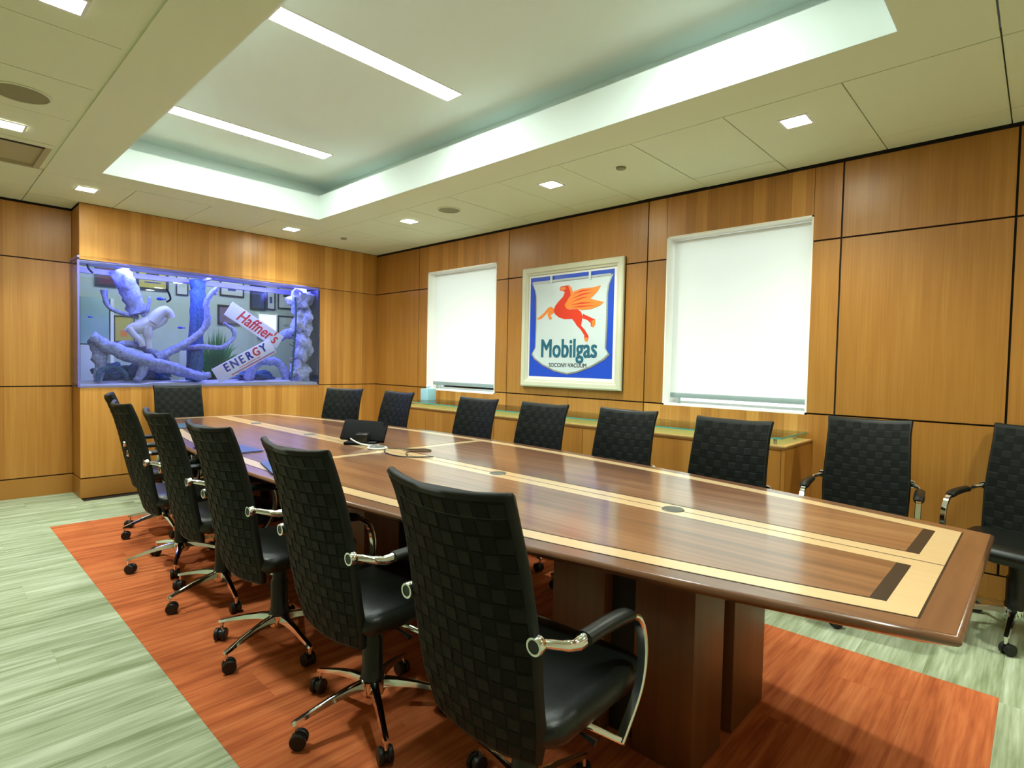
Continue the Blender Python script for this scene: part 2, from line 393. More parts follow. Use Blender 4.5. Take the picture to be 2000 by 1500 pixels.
for (w0, w1, wz0, wz1), lo, hi in ((W1, 3.911, 5.356), (W2, .974, 2.362)):
    rpanel(lo, w0, Z2+g, Z1-g, 'wallplain', g, gt if 0 else 0); rpanel(w1, hi, Z2+g, Z1-g, 'wallplain', 0, g)
    rpanel(lo, w0, Z1+g, ZT, 'wallwood', g, gt); rpanel(w1, hi, Z1+g, ZT, 'wallwood', gt, g)
    rpanel(w0, w1, wz1, ZT, 'wallwood', gt, gt)
    rpanel(w0, w1, Z3+g, wz0, 'wallwood', .0004, .0004); rpanel(lo, w0, Z3+g, Z2-g, 'wallwood', g, .0004); rpanel(w1, hi, Z3+g, Z2-g, 'wallwood', .0004, g)
b_ = boxobj('baseboard_right', (XR-.004, B, YN, YB, 0, Z3-g), M['basewood']); tag(b_, kind='structure')
t_ = boxobj('trim_1', (XR-.002, B+.01, YN, YB, ZT+.02, ZC+.02), M['slot']); tag(t_, kind='structure')

# ---- back wall, with the aquarium opening x .995-3.295, z 1.0-2.13, and the recessed bay at the left
AQ = (1.03, 3.295, 1.0, 2.128)
q = MB(); Bb = YB+.014
q.box(XP+.014, XR+.24, Bb, Bb+.10, 0, AQ[2]-.01, M['seam']); q.box(XP+.014, XR+.24, Bb, Bb+.10, AQ[3]+.01, 2.9, M['seam'])
q.box(AQ[1]+.01, XR+.24, Bb, Bb+.10, AQ[2]-.01, AQ[3]+.01, M['seam'])
q.box(XP+.014, XP+.05, Bb, YL+.3, 0, AQ[2]-.01, M['seam']); q.box(XP+.014, XP+.05, Bb, YL+.3, AQ[3]+.01, 2.9, M['seam'])
wb = tag(q.build('wall_back'), kind='structure')
def bpanel(x0, x1, z0, z1, m='backwood_lit'): cell('wood_panel', (x0, x1, YB, Bb-.0005, z0, z1), M[m], wb)
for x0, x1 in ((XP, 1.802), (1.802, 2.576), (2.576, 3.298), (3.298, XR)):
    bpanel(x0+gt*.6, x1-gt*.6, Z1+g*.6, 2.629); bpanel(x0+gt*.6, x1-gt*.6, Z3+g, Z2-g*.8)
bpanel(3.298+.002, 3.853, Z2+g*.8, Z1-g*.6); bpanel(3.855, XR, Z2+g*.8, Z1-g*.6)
for z0, z1 in ((Z3+g, Z2-g), (Z1+g, ZT)): cell('wood_panel', (XP, XP+.0135, YB+.002, YL, z0, z1), M['wallwood'], wb)
q = MB(); q.box(XP, XR, YB-.004, Bb, 0, Z3-g, M['basewood']); q.box(XP-.004, XP+.0135, YB, YL, 0, Z3-g, M['basewood']); tag(q.build('baseboard_back'), kind='structure')
t_ = boxobj('trim_2', (XP, XR, YB-.002, Bb+.01, ZT+.02, ZC+.02), M['slot']); tag(t_, kind='structure')
q = MB(); q.box(XL-.1, XP+.014, YL+.014, YL+.2, 0, 2.9, M['seam']); wl = tag(q.build('wall_recess'), kind='structure')
for x0, x1 in ((XL, -.9), (-.9, .06), (.06, XP)):
    for z0, z1 in ((Z3+g, Z2-g), (Z2+g, Z1-g), (Z1+g, ZT)): cell('wood_panel', (x0+gt, x1-gt, YL, YL+.0135, z0, z1), M['wallwood'], wl)
tag(boxobj('baseboard_recess', (XL, XP-.004, YL-.004, YL+.0135, 0, Z3-g), M['basewood']), kind='structure')
tag(boxobj('trim_3', (XL, XP, YL-.002, YL+.03, ZT+.02, ZC+.02), M['slot']), kind='structure')
# ---- walls the camera does not see (plain painted, a door in the left one)
q = MB(); q.box(XL-.15, XL, YN-.15, 3.0, 0, 2.9, M['paint']); q.box(XL-.15, XL, 3.95, YL+.2, 0, 2.9, M['paint']); q.box(XL-.15, XL, 3.0, 3.95, 2.13, 2.9, M['paint'])
tag(q.build('wall_left'), kind='structure')
d = boxobj('door_1', (XL-.09, XL-.04, 3.0, 3.95, .005, 2.13), M['doorw']); tag(d, kind='structure')
q = MB(); q.tube([(XL-.04, 3.08, 1.0), (XL+.02, 3.08, 1.0), (XL+.02, 3.2, 1.0)], .01, M['alu']); q.build('door_handle', d)
tag(boxobj('wall_near', (XL-.15, XR+.24, YN-.15, YN, 0, 2.9), M['paint']), kind='structure')

# ---- ceiling: soffit frame with lit tray, tiles outside it
TX0, TX1, TY0, TY1 = .98, 2.69, .475, 5.12
SX0, SX1, SY0, SY1 = .675, 3.0, .175, 5.43
ZU = 3.0
q = MB()
q.box(XL-.1, XR+.2, YN-.1, YL+.1, ZU, ZU+.08, M['tray'])
def ring(x0, x1, y0, y1, X0, X1, Y0, Y1, z0, z1, m):
    q.box(X0, x0, Y0, Y1, z0, z1, m); q.box(x1, X1, Y0, Y1, z0, z1, m); q.box(x0, x1, Y0, y0, z0, z1, m); q.box(x0, x1, y1, Y1, z0, z1, m)
ring(TX0-.006, TX1+.006, TY0-.006, TY1+.006, SX0+.004, SX1-.004, SY0+.004, SY1-.004, ZC, ZC+.012, M['soffit'])
ring(TX0, TX1, TY0, TY1, TX0-.02, TX1+.02, TY0-.02, TY1+.02, ZC+.0004, 2.855, M['tray'])
ring(TX0-.19, TX1+.19, TY0-.19, TY1+.19, TX0-.22, TX1+.22, TY0-.22, TY1+.22, 2.83, ZU, M['tray'])
ring(TX0-.02, TX1+.02, TY0-.02, TY1+.02, TX0-.22, TX1+.22, TY0-.22, TY1+.22, 2.83, 2.835, M['tray'])
q.box(XL, SX0-.004, YN, YL+.02, ZC+.03, ZC+.04, M['tbar']); q.box(SX1+.004, XR+.02, YN, YB+.02, ZC+.03, ZC+.04, M['tbar'])
q.box(SX0, SX1, YN, SY0-.004, ZC+.03, ZC+.04, M['tbar']); q.box(SX0, SX1, SY1+.004, YL, ZC+.03, ZC+.04, M['tbar'])
q.box(.650, .680, YN, 5.392, ZC+.010, ZC+.0295, M['soffit'])
ceil = tag(q.build('ceiling'), kind='structure')
def ctile(x0, x1, y0, y1, dz=0, gap=.003):
    if x1-x0 < .03 or y1-y0 < .03: return
    cell('ceiling_tile', (x0+gap, x1-gap, y0+gap, y1-gap, ZC+dz, ZC+dz+.016), M['tile'], ceil)
yl = [SY0+.5675*i for i in range(10)]+[SY1, 6.0, YB]
rnd = random.Random(3)
for a, b in zip(yl[:-1], yl[1:]):
    if a >= SY1: continue
    ctile(SX1, 3.84, a, b, rnd.uniform(0, .0012)); ctile(3.84, XR-.004, a, b, rnd.uniform(0, .003))
for xs, ye in (((SX1, 3.84), YB-.006), ((3.84, XR-.004), YB-.006)):
    ctile(xs[0], xs[1], SY1, 5.84, .001); ctile(xs[0], xs[1], 5.84, ye, .001)
xl = [.675, 1.27, 1.84, 2.41, SX1]
for a, b in zip(xl[:-1], xl[1:]): ctile(a, b, SY1, (YB if b > 1.1 else YB)-.006, rnd.uniform(0, .0015))
ctile(.675, XP, YB-.003, YL-.006)
# left of the tray
lx = [.652, .105, -.465, -1.035, -1.6, XL]
for a, b in zip(lx[1:], lx[:-1]):
    yy = [YN, -1.53, -.96, -.392, SY0]+[SY0+.5675*i for i in range(1, 9)]
    for c, d_ in zip(yy[:-1], yy[1:]): ctile(a, b, c, d_, rnd.uniform(0, .0015))
    ctile(a, b, yy[-1], 4.80)
    ctile(a, b if b < .6 else .675, 5.39, 6.0, .0008); ctile(a, b if b < .6 else .675, 6.0, YL-.006, .0008)
for a, b in zip([.675, 1.27, 1.84, 2.41, SX1, 3.84], [1.27, 1.84, 2.41, SX1, 3.84, XR-.004]):
    for c, d_ in ((YN, -1.53), (-1.53, -.96), (-.96, -.392), (-.392, SY0)): ctile(a, b, c, d_, rnd.uniform(0, .0015))
# screen pocket in the left ceiling
q = MB(); px0, px1 = -1.9, .615
q.box(px0, px1, 4.846, 5.36, ZC+.022, ZC+.029, M['pocket']); q.box(px0, px1, 4.803, 4.846, ZC+.002, ZC+.029, M['slot'])
q.box(px0, px1, 5.36, 5.388, ZC, ZC+.029, M['pocket']); q.box(px1, .650, 4.803, 5.388, ZC+.006, ZC+.029, M['pocket'])
pk = q.build('screen_pocket', ceil)

# lamps
q_lab = ['farthest linear ceiling lamp in the tray, beside the aquarium end', 'second linear ceiling lamp from the aquarium wall, largest in view', 'linear ceiling lamp over the near end of the table']
for i, yy in enumerate((4.46, 2.84, 1.22)):
    t = empty('linear_lamp', (1.835, yy, ZU), 0, q_lab[i], 'ceiling light', 'linear lamps in the ceiling tray')
    q = MB(); q.box(-.585, .585, -.069, .069, -.004, -.001, M['lin']); q.build('diffuser', t)
    q = MB()
    for b in ((-.592, -.585, -.076, .076), (.585, .592, -.076, .076), (-.585, .585, -.076, -.069), (-.585, .585, .069, .076)): q.box(*b, -.006, 0, M['white'])
    q.build('trim_ring', t)
dl = [((3.30, 1.03), 'square downlight nearest the camera, above the big window'), ((3.285, 2.73), 'square downlight in front of the framed picture'),
      ((3.27, 4.47), 'square downlight before the narrow far window'), ((2.70, 5.71), 'square downlight over the right end of the aquarium'),
      ((.985, 5.71), 'square downlight over the corner of the recessed bay'), ((.41, 4.50), 'square downlight beside the ceiling pocket'),
      ((.41, 2.77), 'square downlight cut by the top left of the frame'), ((.985, -.2), 'square downlight above and behind the camera side'), ((3.3, -.68), 'square downlight past the near end of the right wall')]
for (x, y), lab in dl:
    t = empty('downlight', (x, y, ZC), 0, lab, 'ceiling light', 'square downlights')
    q = MB(); q.box(-.062, .062, -.062, .062, -.003, -.0005, M['down']); q.build('diffuser', t)
    ld = bpy.data.lights.new('downlight_beam', 'SPOT'); ld.energy = SPOT; ld.color = (.92, 1.0, .86); ld.spot_size = math.radians(128); ld.spot_blend = 1.0; ld.shadow_soft_size = .05
    lo = bpy.data.objects.new('downlight_beam', ld); C.objects.link(lo); lo.parent = t; lo.location = (0, 0, -.02)
    q = MB()
    for b in ((-.075, -.062, -.075, .075), (.062, .075, -.075, .075), (-.062, .062, -.075, -.062), (-.062, .062, .062, .075)): q.box(*b, -.005, -.0003, M['white'])
    q.build('trim_ring', t)
for x, y, r, lab in ((3.26, 3.87, .105, 'round ceiling speaker grille between two downlights at the right'), (.40, 3.91, .13, 'large round ceiling speaker grille at the left edge')):
    t = empty('ceiling_speaker', (x, y, ZC), 0, lab, 'speaker')
    q = MB(); q.lathe([(r, 0), (r, -.006), (r-.006, -.008), (r-.012, -.005)], M['soffit'], 40, cap=False); q.build('rim', t)
    q = MB(); q.lathe([(r-.012, -.0045), (.02, -.0055), (.0005, -.0055)], M['lgrey'], 40); q.build('grille', t)
for x, y, lab in ((3.31, 2.14, 'small round sprinkler cover in the tile beside the large window'), (3.27, 5.66, 'small round sprinkler cover near the far corner of the ceiling')):
    q = MB(); q.lathe([(.0001, -.012), (.03, -.012), (.033, -.009), (.033, -.0005)], M['lgrey'], 24); o = q.build('sprinkler_cover'); o.location = (x, y, ZC); tag(o, lab, 'sprinkler')

# ------------------------------------------------------------------ windows, shades
for i, (W_, lab) in enumerate(((W1, 'white roller shade in the narrower far window'), (W2, 'white roller shade in the large window nearest the camera'))):
    y0, y1, z0, z1 = W_
    q = MB(); xo = XR+.24
    q.box(XR+.001, xo, y0, y0+.012, z0, z1, M['lining']); q.box(XR+.001, xo, y1-.012, y1, z0, z1, M['lining'])
    q.box(XR+.001, xo, y0, y1, z1-.012, z1, M['lining']); q.box(XR+.001, xo, y0, y1, z0, z0+.014, M['white'])
    wn = tag(q.build('window_%d' % (i+1)), kind='structure')
    q = MB(); a = .03
    q.box(xo-.05, xo-.01, y0+.012, y0+.012+a, z0+.014, z1-.012, M['white']); q.box(xo-.05, xo-.01, y1-.012-a, y1-.012, z0+.014, z1-.012, M['white'])
    q.box(xo-.05, xo-.01, y0+.04, y1-.04, z1-.04, z1-.012, M['white']); q.box(xo-.05, xo-.01, y0+.04, y1-.04, z0+.014, z0+.03, M['white'])
    q.build('window_frame', wn)
    boxobj('pane', (xo-.032, xo-.026, y0+.03, y1-.03, z0+.02, z1-.03), M['glass'], wn)
    t = empty('roller_shade', (XR+.085, (y0+y1)/2, z0+.09), 0, lab, 'window shade', 'roller shades in the windows')
    hy = (y1-y0)/2-.026; H = z1-.014-(z0+.09); q = MB()
    n = 24; vs = []
    for k in range(n+1):
        yy = -hy+2*hy*k/n
        vs += [(.0012*math.sin(k*1.3), yy, 0.0), (.0015*math.sin(k*.9), yy, H-.03)]
    q.add(vs, [(2*k, 2*k+1, 2*k+3, 2*k+2) for k in range(n)], M['fabric'], True); q.build('fabric', t)
    q = MB(); q.tube([(0, -hy, -.012), (0, hy, -.012)], .02, M['bar'], 10, sx=.35, sy=1.0); q.build('bottom_bar', t)
    q = MB(); q.tube([(.02, -hy, H-.02), (.02, hy, H-.02)], .016, M['white'], 12); q.build('roller', t)
    q = MB(); q.box(-.006, .006, hy-.085, hy-.06, -.085, -.03, M['bar'], .002); q.build('pull_tab', t)

# ------------------------------------------------------------------ conference table
TCX, TCY = 1.965, 2.875
def hw(y): return .87-.36*((y-TCY)/2.775)**2
tbl = empty('conference_table', (TCX, TCY, 0), 0, 'long boat-shaped walnut conference table with maple inlay bands', 'table')
def outline(inset_side, y0, y1, n=36, s=None):
    L = [(-(hw(y0+(y1-y0)*i/n)-inset_side), y0+(y1-y0)*i/n-TCY) for i in range(n+1)]
    R = [(-x, y) for x, y in reversed(L)]
    return L+R
YA, YZ = .105, 5.645
q = MB()
levels = [(.0, .745, 0), (.004, .7445, 0), (-.004, .740, 0), (-.006, .732, 0), (.0, .724, 0), (.075, .690, 0)]
rg = [[(x, y, z) for x, y in outline(i0, YA+i0, YZ-i0)] for i0, z, _ in levels]
top = rg[0]; q.rings(rg[1:], M['walnutedge'], cap=False, smooth=True)
n_ = len(top); q.add(rg[-1], [tuple(range(n_))], M['walnutedge']); q.add(rg[1], [tuple(reversed(range(n_)))], M['walnutedge'])
q.build('tabletop', tbl, 50)
# end borders (cross-grain)
for y0, y1 in ((YA+.006, .178), (YZ-.073, YZ-.006)):
    q = MB(); a, b = hw(y0)-.008, hw(y1)-.008
    q.prism([(-a, y0-TCY), (a, y0-TCY), (b, y1-TCY), (-b, y1-TCY)] , .7443, .7450, M['walnutend']) if y0 < 1 else q.prism([(-a, y0-TCY), (a, y0-TCY), (b, y1-TCY), (-b, y1-TCY)], .7443, .7450, M['walnutend'])
    q.build('end_border', tbl)
ZT0 = .7445
q = MB(); q.prism(list(reversed(outline(.066, .176, YZ-.071))), ZT0-.001, .7454, M['wenge']); q.build('pinstripe', tbl)
def half(side, y0, y1, x_in, inset, n=20):
    """region between the centre line offset x_in and the boat edge minus inset"""
    P = [(side*x_in, y0-TCY), (side*x_in, y1-TCY)]
    E_ = [(side*(hw(y0+(y1-y0)*i/n)-inset), y0+(y1-y0)*i/n-TCY) for i in range(n+1)]
    poly = [P[0]]+E_+[P[1]]
    return poly if side > 0 else list(reversed(poly))
for s in (-1, 1):
    q = MB(); q.prism(half(s, .181, YZ-.076, .0035, .07), ZT0, .7458, M['maple']); q.build('maple_field', tbl)
YM = 2.85
for s in (-1, 1):
    for y0, y1 in ((.247, YM-.032), (YM+.032, YZ-.142)):
        e0 = .034 if y0 < 1 else .004; e1 = .004 if y0 < 1 else .034
        q = MB(); q.prism(half(s, y0, y1, .068, .138), ZT0+.0005, .7462, M['wenge']); q.build('dark_line', tbl)
        q = MB(); q.prism(half(s, y0+e0, y1-e1, .0725, .143), ZT0+.001, .7466, M['walnut']); q.build('walnut_panel', tbl)
for y in (1.0, 1.93, 3.84, 4.77):
    q = MB(); q.lathe([(.0001, .7505), (.034, .7505), (.039, .7495), (.042, .7458)], M['grommet'], 28, T=Matrix.Translation((0, y-TCY, 0)))
    o = q.build('grommet', tbl)
# pedestals: four wood corner posts round a black core
for yc in (1.03, 2.88, 4.72):
    x0, x1, y0, y1 = -.325, .245, yc-.28-TCY, yc+.28-TCY
    x0, x1 = 1.64-TCX, 2.215-TCX+.04
    mx0, mx1 = x0+.225, x0+.315
    q = MB(); q.box(x0+.05, x1-.05, y0+.05, y1-.05, .0, .69, M['seam']); q.build('pedestal_core', tbl)
    for a, b in ((x0, mx0), (mx1, x1)):
        for c, d_ in ((y0, y0+.21), (y0+.33, y1)):
            q = MB(); q.box(a, b, c, d_, 0.0, .692, M['pedwood'], .003); q.build('pedestal_post', tbl)
q = MB(); q.box(-.10, .10, 1.35-TCY, 4.4-TCY, .62, .69, M['seam']); q.build('stretcher_beam', tbl)

# ------------------------------------------------------------------ task chair (faces local +x)
def back_x(z): return interp(z, [(.33, -.150), (.39, -.162), (.45, -.177), (.55, -.197), (.65, -.212), (.75, -.230), (.85, -.252), (.95, -.283), (1.02, -.312)])
def back_w(z): return interp(z, [(.33, .155), (.38, .178), (.47, .196), (.65, .203), (.80, .198), (.95, .194), (1.02, .200)])
def back_pt(u, v, d):
    """u -1..1 across, v 0..1 up, d offset along outward (rear) normal"""
    ztop = 1.0+.012*u*u; zbot = .352+.012*u*u
    z = zbot+(ztop-zbot)*v; w_ = back_w(z); c_ = .018+.022*v
    return Vector((back_x(z)-c_*(1-u*u)-d, w_*u, z))
def make_chair():
    root = empty('task_chair')
    # backrest body
    q = MB(); nu, nv = 14, 18; rings = []
    for j in range(nv+1):
        v = j/nv; rr = []
        for i in range(nu+1): rr.append(back_pt(-1+2*i/nu, v, .013))
        rr.append(back_pt(1.0, v, 0)+Vector((0, .007, 0)))
        for i in range(nu, -1, -1): rr.append(back_pt(-1+2*i/nu, v, -.013))
        rr.append(back_pt(-1.0, v, 0)-Vector((0, .007, 0)))
        rings.append(rr)
    cm = sum((Vector(p) for p in rings[-1]), Vector())/len(rings[-1])
    rings.append([Vector(p)*.0+Vector((Vector(p).x*.55+(back_pt(max(-1, min(1, p.y/.205)), 1, 0).x)*.45, p.y*.99, p.z+.008)) for p in rings[-1]])
    q.rings(rings, M['backedge']); back = q.build('backrest', root, 60)
    # woven straps, back and front
    q = MB(); NU, NV = 10, 16
    for side in (1, -1):
        for i in range(NU):
            for j in range(NV):
                u0, u1 = -.97+1.94*i/NU, -.97+1.94*(i+1)/NU; v0, v1 = .01+.975*j/NV, .01+.975*(j+1)/NV
                par = (i+j) % 2; hgt = (.0032 if par else .0014)*(1 if side > 0 else .45)
                base = .0132
                fu, fv = (.07, .14) if par else (.14, .07)
                um, vm = (u1-u0)*fu, (v1-v0)*fv
                A = [back_pt(u0, v0, side*base), back_pt(u1, v0, side*base), back_pt(u1, v1, side*base), back_pt(u0, v1, side*base)]
                Bq = [back_pt(u0+um, v0+vm, side*(base+hgt)), back_pt(u1-um, v0+vm, side*(base+hgt)), back_pt(u1-um, v1-vm, side*(base+hgt)), back_pt(u0+um, v1-vm, side*(base+hgt))]
                q.add(A+Bq, [(4, 5, 6, 7), (0, 1, 5, 4), (1, 2, 6, 5), (2, 3, 7, 6), (3, 0, 4, 7)], M['weave_a'] if par else M['weave_b'])
    wv = q.build('woven_straps', back); tag(wv, 'basket-woven black leather strap face', kind='stuff')
    # seat cushion
    q = MB(); rings = []
    for z, ins in ((.405, .03), (.412, .012), (.43, .002), (.452, .0), (.468, .006), (.478, .020), (.483, .045), (.485, .10)):
        ins2 = ins
        rings.append([(x+.045+(-.0), y, z-(.010*max(0, (x-.12)/.12)**2 if z > .44 else 0)) for x, y in rrect(.235-ins2, .228-ins2, max(.07-ins2*.3, .03), 6)])
    q.rings(rings, M['leather']); q.build('seat', root, 60)
    # mechanism and column
    q = MB(); q.box(-.10, .12, -.07, .07, .365, .405, M['plastic'], .008); q.box(-.16, -.05, -.028, .028, .375, .41, M['plastic'], .005)
    q.tube([(-.02, -.07, .385), (-.02, -.2, .378), (-.02, -.235, .373)], [.005, .005, .009], M['plastic'], 8); q.build('tilt_mechanism', root)
    q = MB(); q.lathe([(.026, .385), (.030, .36), (.030, .30), (.037, .29), (.037, .17), (.041, .165), (.041, .118), (.02, .108)], M['plastic'], 20); q.build('gas_column', root)
    # five-star base
    q = MB(); q.lathe([(.036, .148), (.046, .140), (.047, .10), (.040, .085), (.02, .082)], M['chrome'], 24); q.build('hub', root)
    for k in range(5):
        a = math.radians(72*k+20); ca, sa = math.cos(a), math.sin(a); T = Matrix.Rotation(a, 4, 'Z')
        q = MB(); rings = []
        for r, z, wd, h in ((.036, .142, .021, .034), (.09, .137, .0165, .028), (.16, .123, .0135, .022), (.23, .104, .0115, .017), (.275, .0915, .0115, .014), (.288, .087, .008, .011)):
            rings.append([(r, y_*wd, z-h*(1-t_)) for y_, t_ in ((-1, .15), (-.75, .93), (-.3, 1.0), (.3, 1.0), (.75, .93), (1, .15), (.55, 0), (-.55, 0))])
        q.rings(rings, M['chrome'], T=T); leg = q.build('leg', root, 35)
        q = MB(); px, py = .276*ca, .276*sa
        q.lathe([(.0075, .088), (.0075, .052)], M['chrome'], 12, T=Matrix.Translation((px, py, 0)))
        b2 = a+1.1+k*.7; Tc = Matrix.Translation((px+.012*math.cos(b2), py+.012*math.sin(b2), .0275)) @ Matrix.Rotation(b2, 4, 'Z') @ Matrix.Rotation(PI/2, 4, 'X')
        for zz in (-.024, .006):
            q.lathe([(.008, zz), (.024, zz), (.0275, zz+.004), (.0275, zz+.014), (.024, zz+.018), (.008, zz+.018)], M['castor'], 18, T=Tc)
        q.lathe([(.012, -.006), (.021, -.006), (.021, .006), (.012, .006)], M['plastic'], 14, T=Tc)
        q.build('castor', root)
    # arms
    for s in (-1, 1):
        Y = s*.252
        q = MB()
        Yr = s*.214
        q.tube(spl([(-.220, Yr, .684), (-.200, s*.230, .680), (-.170, s*.248, .672), (-.135, Y, .664), (-.10, Y, .667)], 3), [.010]*3+[.011]*3+[.013]*3+[.016]*3+[.017], M['chrome'], 12, sx=.9)
        q.lathe([(.0150, -.006), (.0200, -.006), (.0212, -.002), (.0212, .012), (.019, .016), (.0150, .016), (.0150, -.006)], M['chrome'], 24, cap=False, T=Matrix.Translation((-.238, Yr, .684)) @ Matrix.Rotation(PI/2, 4, 'Y'))
        fr = spl([(.085, Y, .656), (.128, Y, .640), (.160, Y, .595), (.172, Y, .535), (.165, Y, .475), (.140, Y, .425), (.085, Y, .365), (.062, Y, .343)], 4)
        q.bar(fr, .026, .017, M['chrome'])
        q.bar([(.068, Y, .345), (.03, Y-s*.03, .372), (-.01, Y-s*.08, .398)], .024, .015, M['chrome'])
        arm = q.build('arm', root, 40)
        q = MB(); q.tube(spl([(-.108, Y, .668), (-.06, Y, .669), (.0, Y, .668), (.06, Y, .664), (.10, Y, .654)], 3), [.0195]*5+[.0205]*6+[.018, .015], M['leather'], 14, sx=1.15, sy=.85); q.build('arm_pad', arm)
        q = MB(); q.lathe([(.0001, -.0045), (.0148, -.0045), (.0150, .013), (.0001, .013)], M['plastic'], 20, T=Matrix.Translation((-.238, Yr, .684)) @ Matrix.Rotation(PI/2, 4, 'Y')); q.build('pivot_cap', arm)
    return root
chair0 = make_chair()
CG = 'black woven-back task chairs'
CH = [  # hub x, y, facing (deg), base spin handled by yaw, label
    (1.13, .985, 2, 'black woven task chair nearest the camera, seen from behind'),
    (1.13, 1.725, 2, 'black task chair, second from the camera on the left side of the table'),
    (1.125, 2.47, 3, 'black task chair, third from the camera on the left side of the table'),
    (1.14, 3.19, 0, 'black task chair, fourth from the camera on the left side of the table'),
    (1.14, 3.87, -2, 'black task chair, fifth on the left side, in front of the last one'),
    (1.27, 4.73, -12, 'black task chair farthest along the left side, mostly hidden'),
    (1.72, 5.70, -93, 'black task chair at the far head of the table under the aquarium'),
    (2.60, 4.80, 205, 'black task chair on the window side beside the right end of the aquarium'),
    (2.69, 4.19, 182, 'black task chair in front of the tissue box end of the credenza'),
    (2.70, 3.165, 182, 'black task chair in front of the narrow window'),
    (2.70, 2.50, 182, 'black task chair to the left below the framed picture'),
    (2.75, 1.87, 181, 'black task chair below the right edge of the framed picture'),
    (2.68, 1.19, 180, 'black task chair in front of the large window, nearest on that side'),
    (3.42, .68, 186, 'black task chair against the wall panels, both chrome arms showing'),
    (3.69, .06, 166, 'black task chair at the right edge of the frame, seat showing'),
]
SPIN = [0, 30, 55, 47, 31, 53, 20, 30, 60, 10, 45, 5, 43, 28, 32]     # world angle of the first base leg
for i, (x, y, a, lab) in enumerate(CH):
    c = chair0 if i == 0 else copytree(chair0)
    c.location = (x, y, 0); c.rotation_euler = (0, 0, math.radians(a)); tag(c, lab, 'chair', CG)
    for ch in bpy.data.objects:
        if ch.parent == c and ch.name.split('.')[0] in ('leg', 'castor'): ch.rotation_euler = (0, 0, math.radians(SPIN[i]-20-a))

# ------------------------------------------------------------------ credenza and glass shelf
cr_ = empty('credenza', (3.8, 3.06, 0), 0, 'long low wooden credenza along the window wall', 'cabinet')
y0, y1 = 1.10-3.06, 5.02-3.06; xf, xw = 3.545-3.8, XR-.002-3.8
q = MB(); q.box(xf+.02, xw, y0+.02, y1-.02, .07, .80, M['credwood']); q.box(xf+.06, xw, y0+.03, y1-.03, .0, .07, M['seam']); q.build('body', cr_)
q = MB(); q.box(xf, xw, y0, y0+.02, .0, .80, M['credwood']); q.build('end_panel', cr_); q = MB(); q.box(xf, xw, y1-.02, y1, .0, .80, M['credwood']); q.build('end_panel', cr_)
q = MB()
q.add([(xf-.004, y0-.004, .828), (xf-.004, y1+.004, .828), (xw, y1+.004, .828), (xw, y0-.004, .828), (xf+.012, y0+.012, .8), (xf+.012, y1-.012, .8), (xw, y1-.012, .8), (xw, y0+.012, .8),
       (xf-.004, y0-.004, .82), (xf-.004, y1+.004, .82), (xw, y1+.004, .82), (xw, y0-.004, .82)],
      [(0, 1, 2, 3), (0, 8, 9, 1), (1, 9, 10, 2), (2, 10, 11, 3), (3, 11, 8, 0), (8, 4, 5, 9), (9, 5, 6, 10), (10, 6, 7, 11), (11, 7, 4, 8), (4, 7, 6, 5)], M['credtop']); q.build('worktop', cr_)
nd = 8; dw = (y1-y0-.04)/nd
for k in range(nd):
    q = MB(); q.box(xf, xf+.019, y0+.021+k*dw+.0018, y0+.021+(k+1)*dw-.0018, .075, .797, M['credwood']); q.build('door', cr_)
gs = empty('glass_shelf', (3.8, 3.06, .865), 0, 'long green-edged glass shelf raised on metal posts above the credenza', 'shelf')
q = MB(); q.box(xf+.02, xw-.002, y0+.03, y1-.03, 0, .010, M['gshelf']); gp = q.build('glass_sheet', gs)
q = MB(); q.box(xf+.0185, xf+.02, y0+.03, y1-.03, 0, .010, M['gedge']); q.box(xf+.0185, xw-.002, y0+.0285, y0+.03, 0, .010, M['gedge']); q.build('polished_edge', gs)
for k, yy in enumerate([y0+.08, y0+1.0, y0+1.95, y0+2.9, y1-.09]):
    for xx in (xf+.07, xw-.09):
        q = MB(); q.lathe([(.011, -.0365), (.011, 0)], M['alu'], 14, T=Matrix.Translation((xx, yy, 0))); q.build('standoff', gs)
t = empty('tissue_box', (3.86, 4.98-.1, .8755), 0.05, 'blue tissue box on the glass shelf beside the narrow window', 'tissue box')
q = MB(); q.box(-.06, .06, -.06, .06, 0, .125, M['tissue'], .004); q.build('carton', t)
q = MB(); q.lathe([(.006, .12), (.02, .135), (.028, .152), (.012, .168), (.001, .172)], M['tissuew'], 9); q.build('tissue', t)

# ------------------------------------------------------------------ framed picture on the right wall
# local frame: u runs towards -y (left to right as seen from the room), v up, depth towards -x
pic = empty('framed_picture', (XR-.0005, 3.69, 1.078), 0, 'large cream framed picture of a blue and white shield sign with a winged red horse', 'picture')
def PT(d): return Matrix(((0, 0, -1, -d), (-1, 0, 0, 0), (0, 1, 0, 0), (0, 0, 0, 1)))   # (u,v,w)->(-w-d, -u, v)
PW, PH = 1.13, 1.12
q = MB()
prof = [(0, .0), (0, .034), (.012, .042), (.045, .040), (.055, .030), (.068, .028), (.074, .016)]
rings = []
for ins, dep in prof:
    rings.append([(ins, ins, dep), (PW-ins, ins, dep), (PW-ins, PH-ins, dep), (ins, PH-ins, dep)])
q.rings(rings, M['frame'], cap=False, smooth=False, T=PT(0)); q.build('frame', pic, 20)
q = MB(); q.box(.0, PW, 0, PH, 0, .012, M['seam'], T=PT(0)); q.build('backing', pic)
def pl(name, poly, d0, d1, m, parent=pic):
    a = sum(poly[i][0]*poly[(i+1) % len(poly)][1]-poly[(i+1) % len(poly)][0]*poly[i][1] for i in range(len(poly)))
    if a < 0: poly = list(reversed(poly))
    q = MB(); q.prism(poly, d0, d1, m, T=PT(0)); return q.build(name, parent)
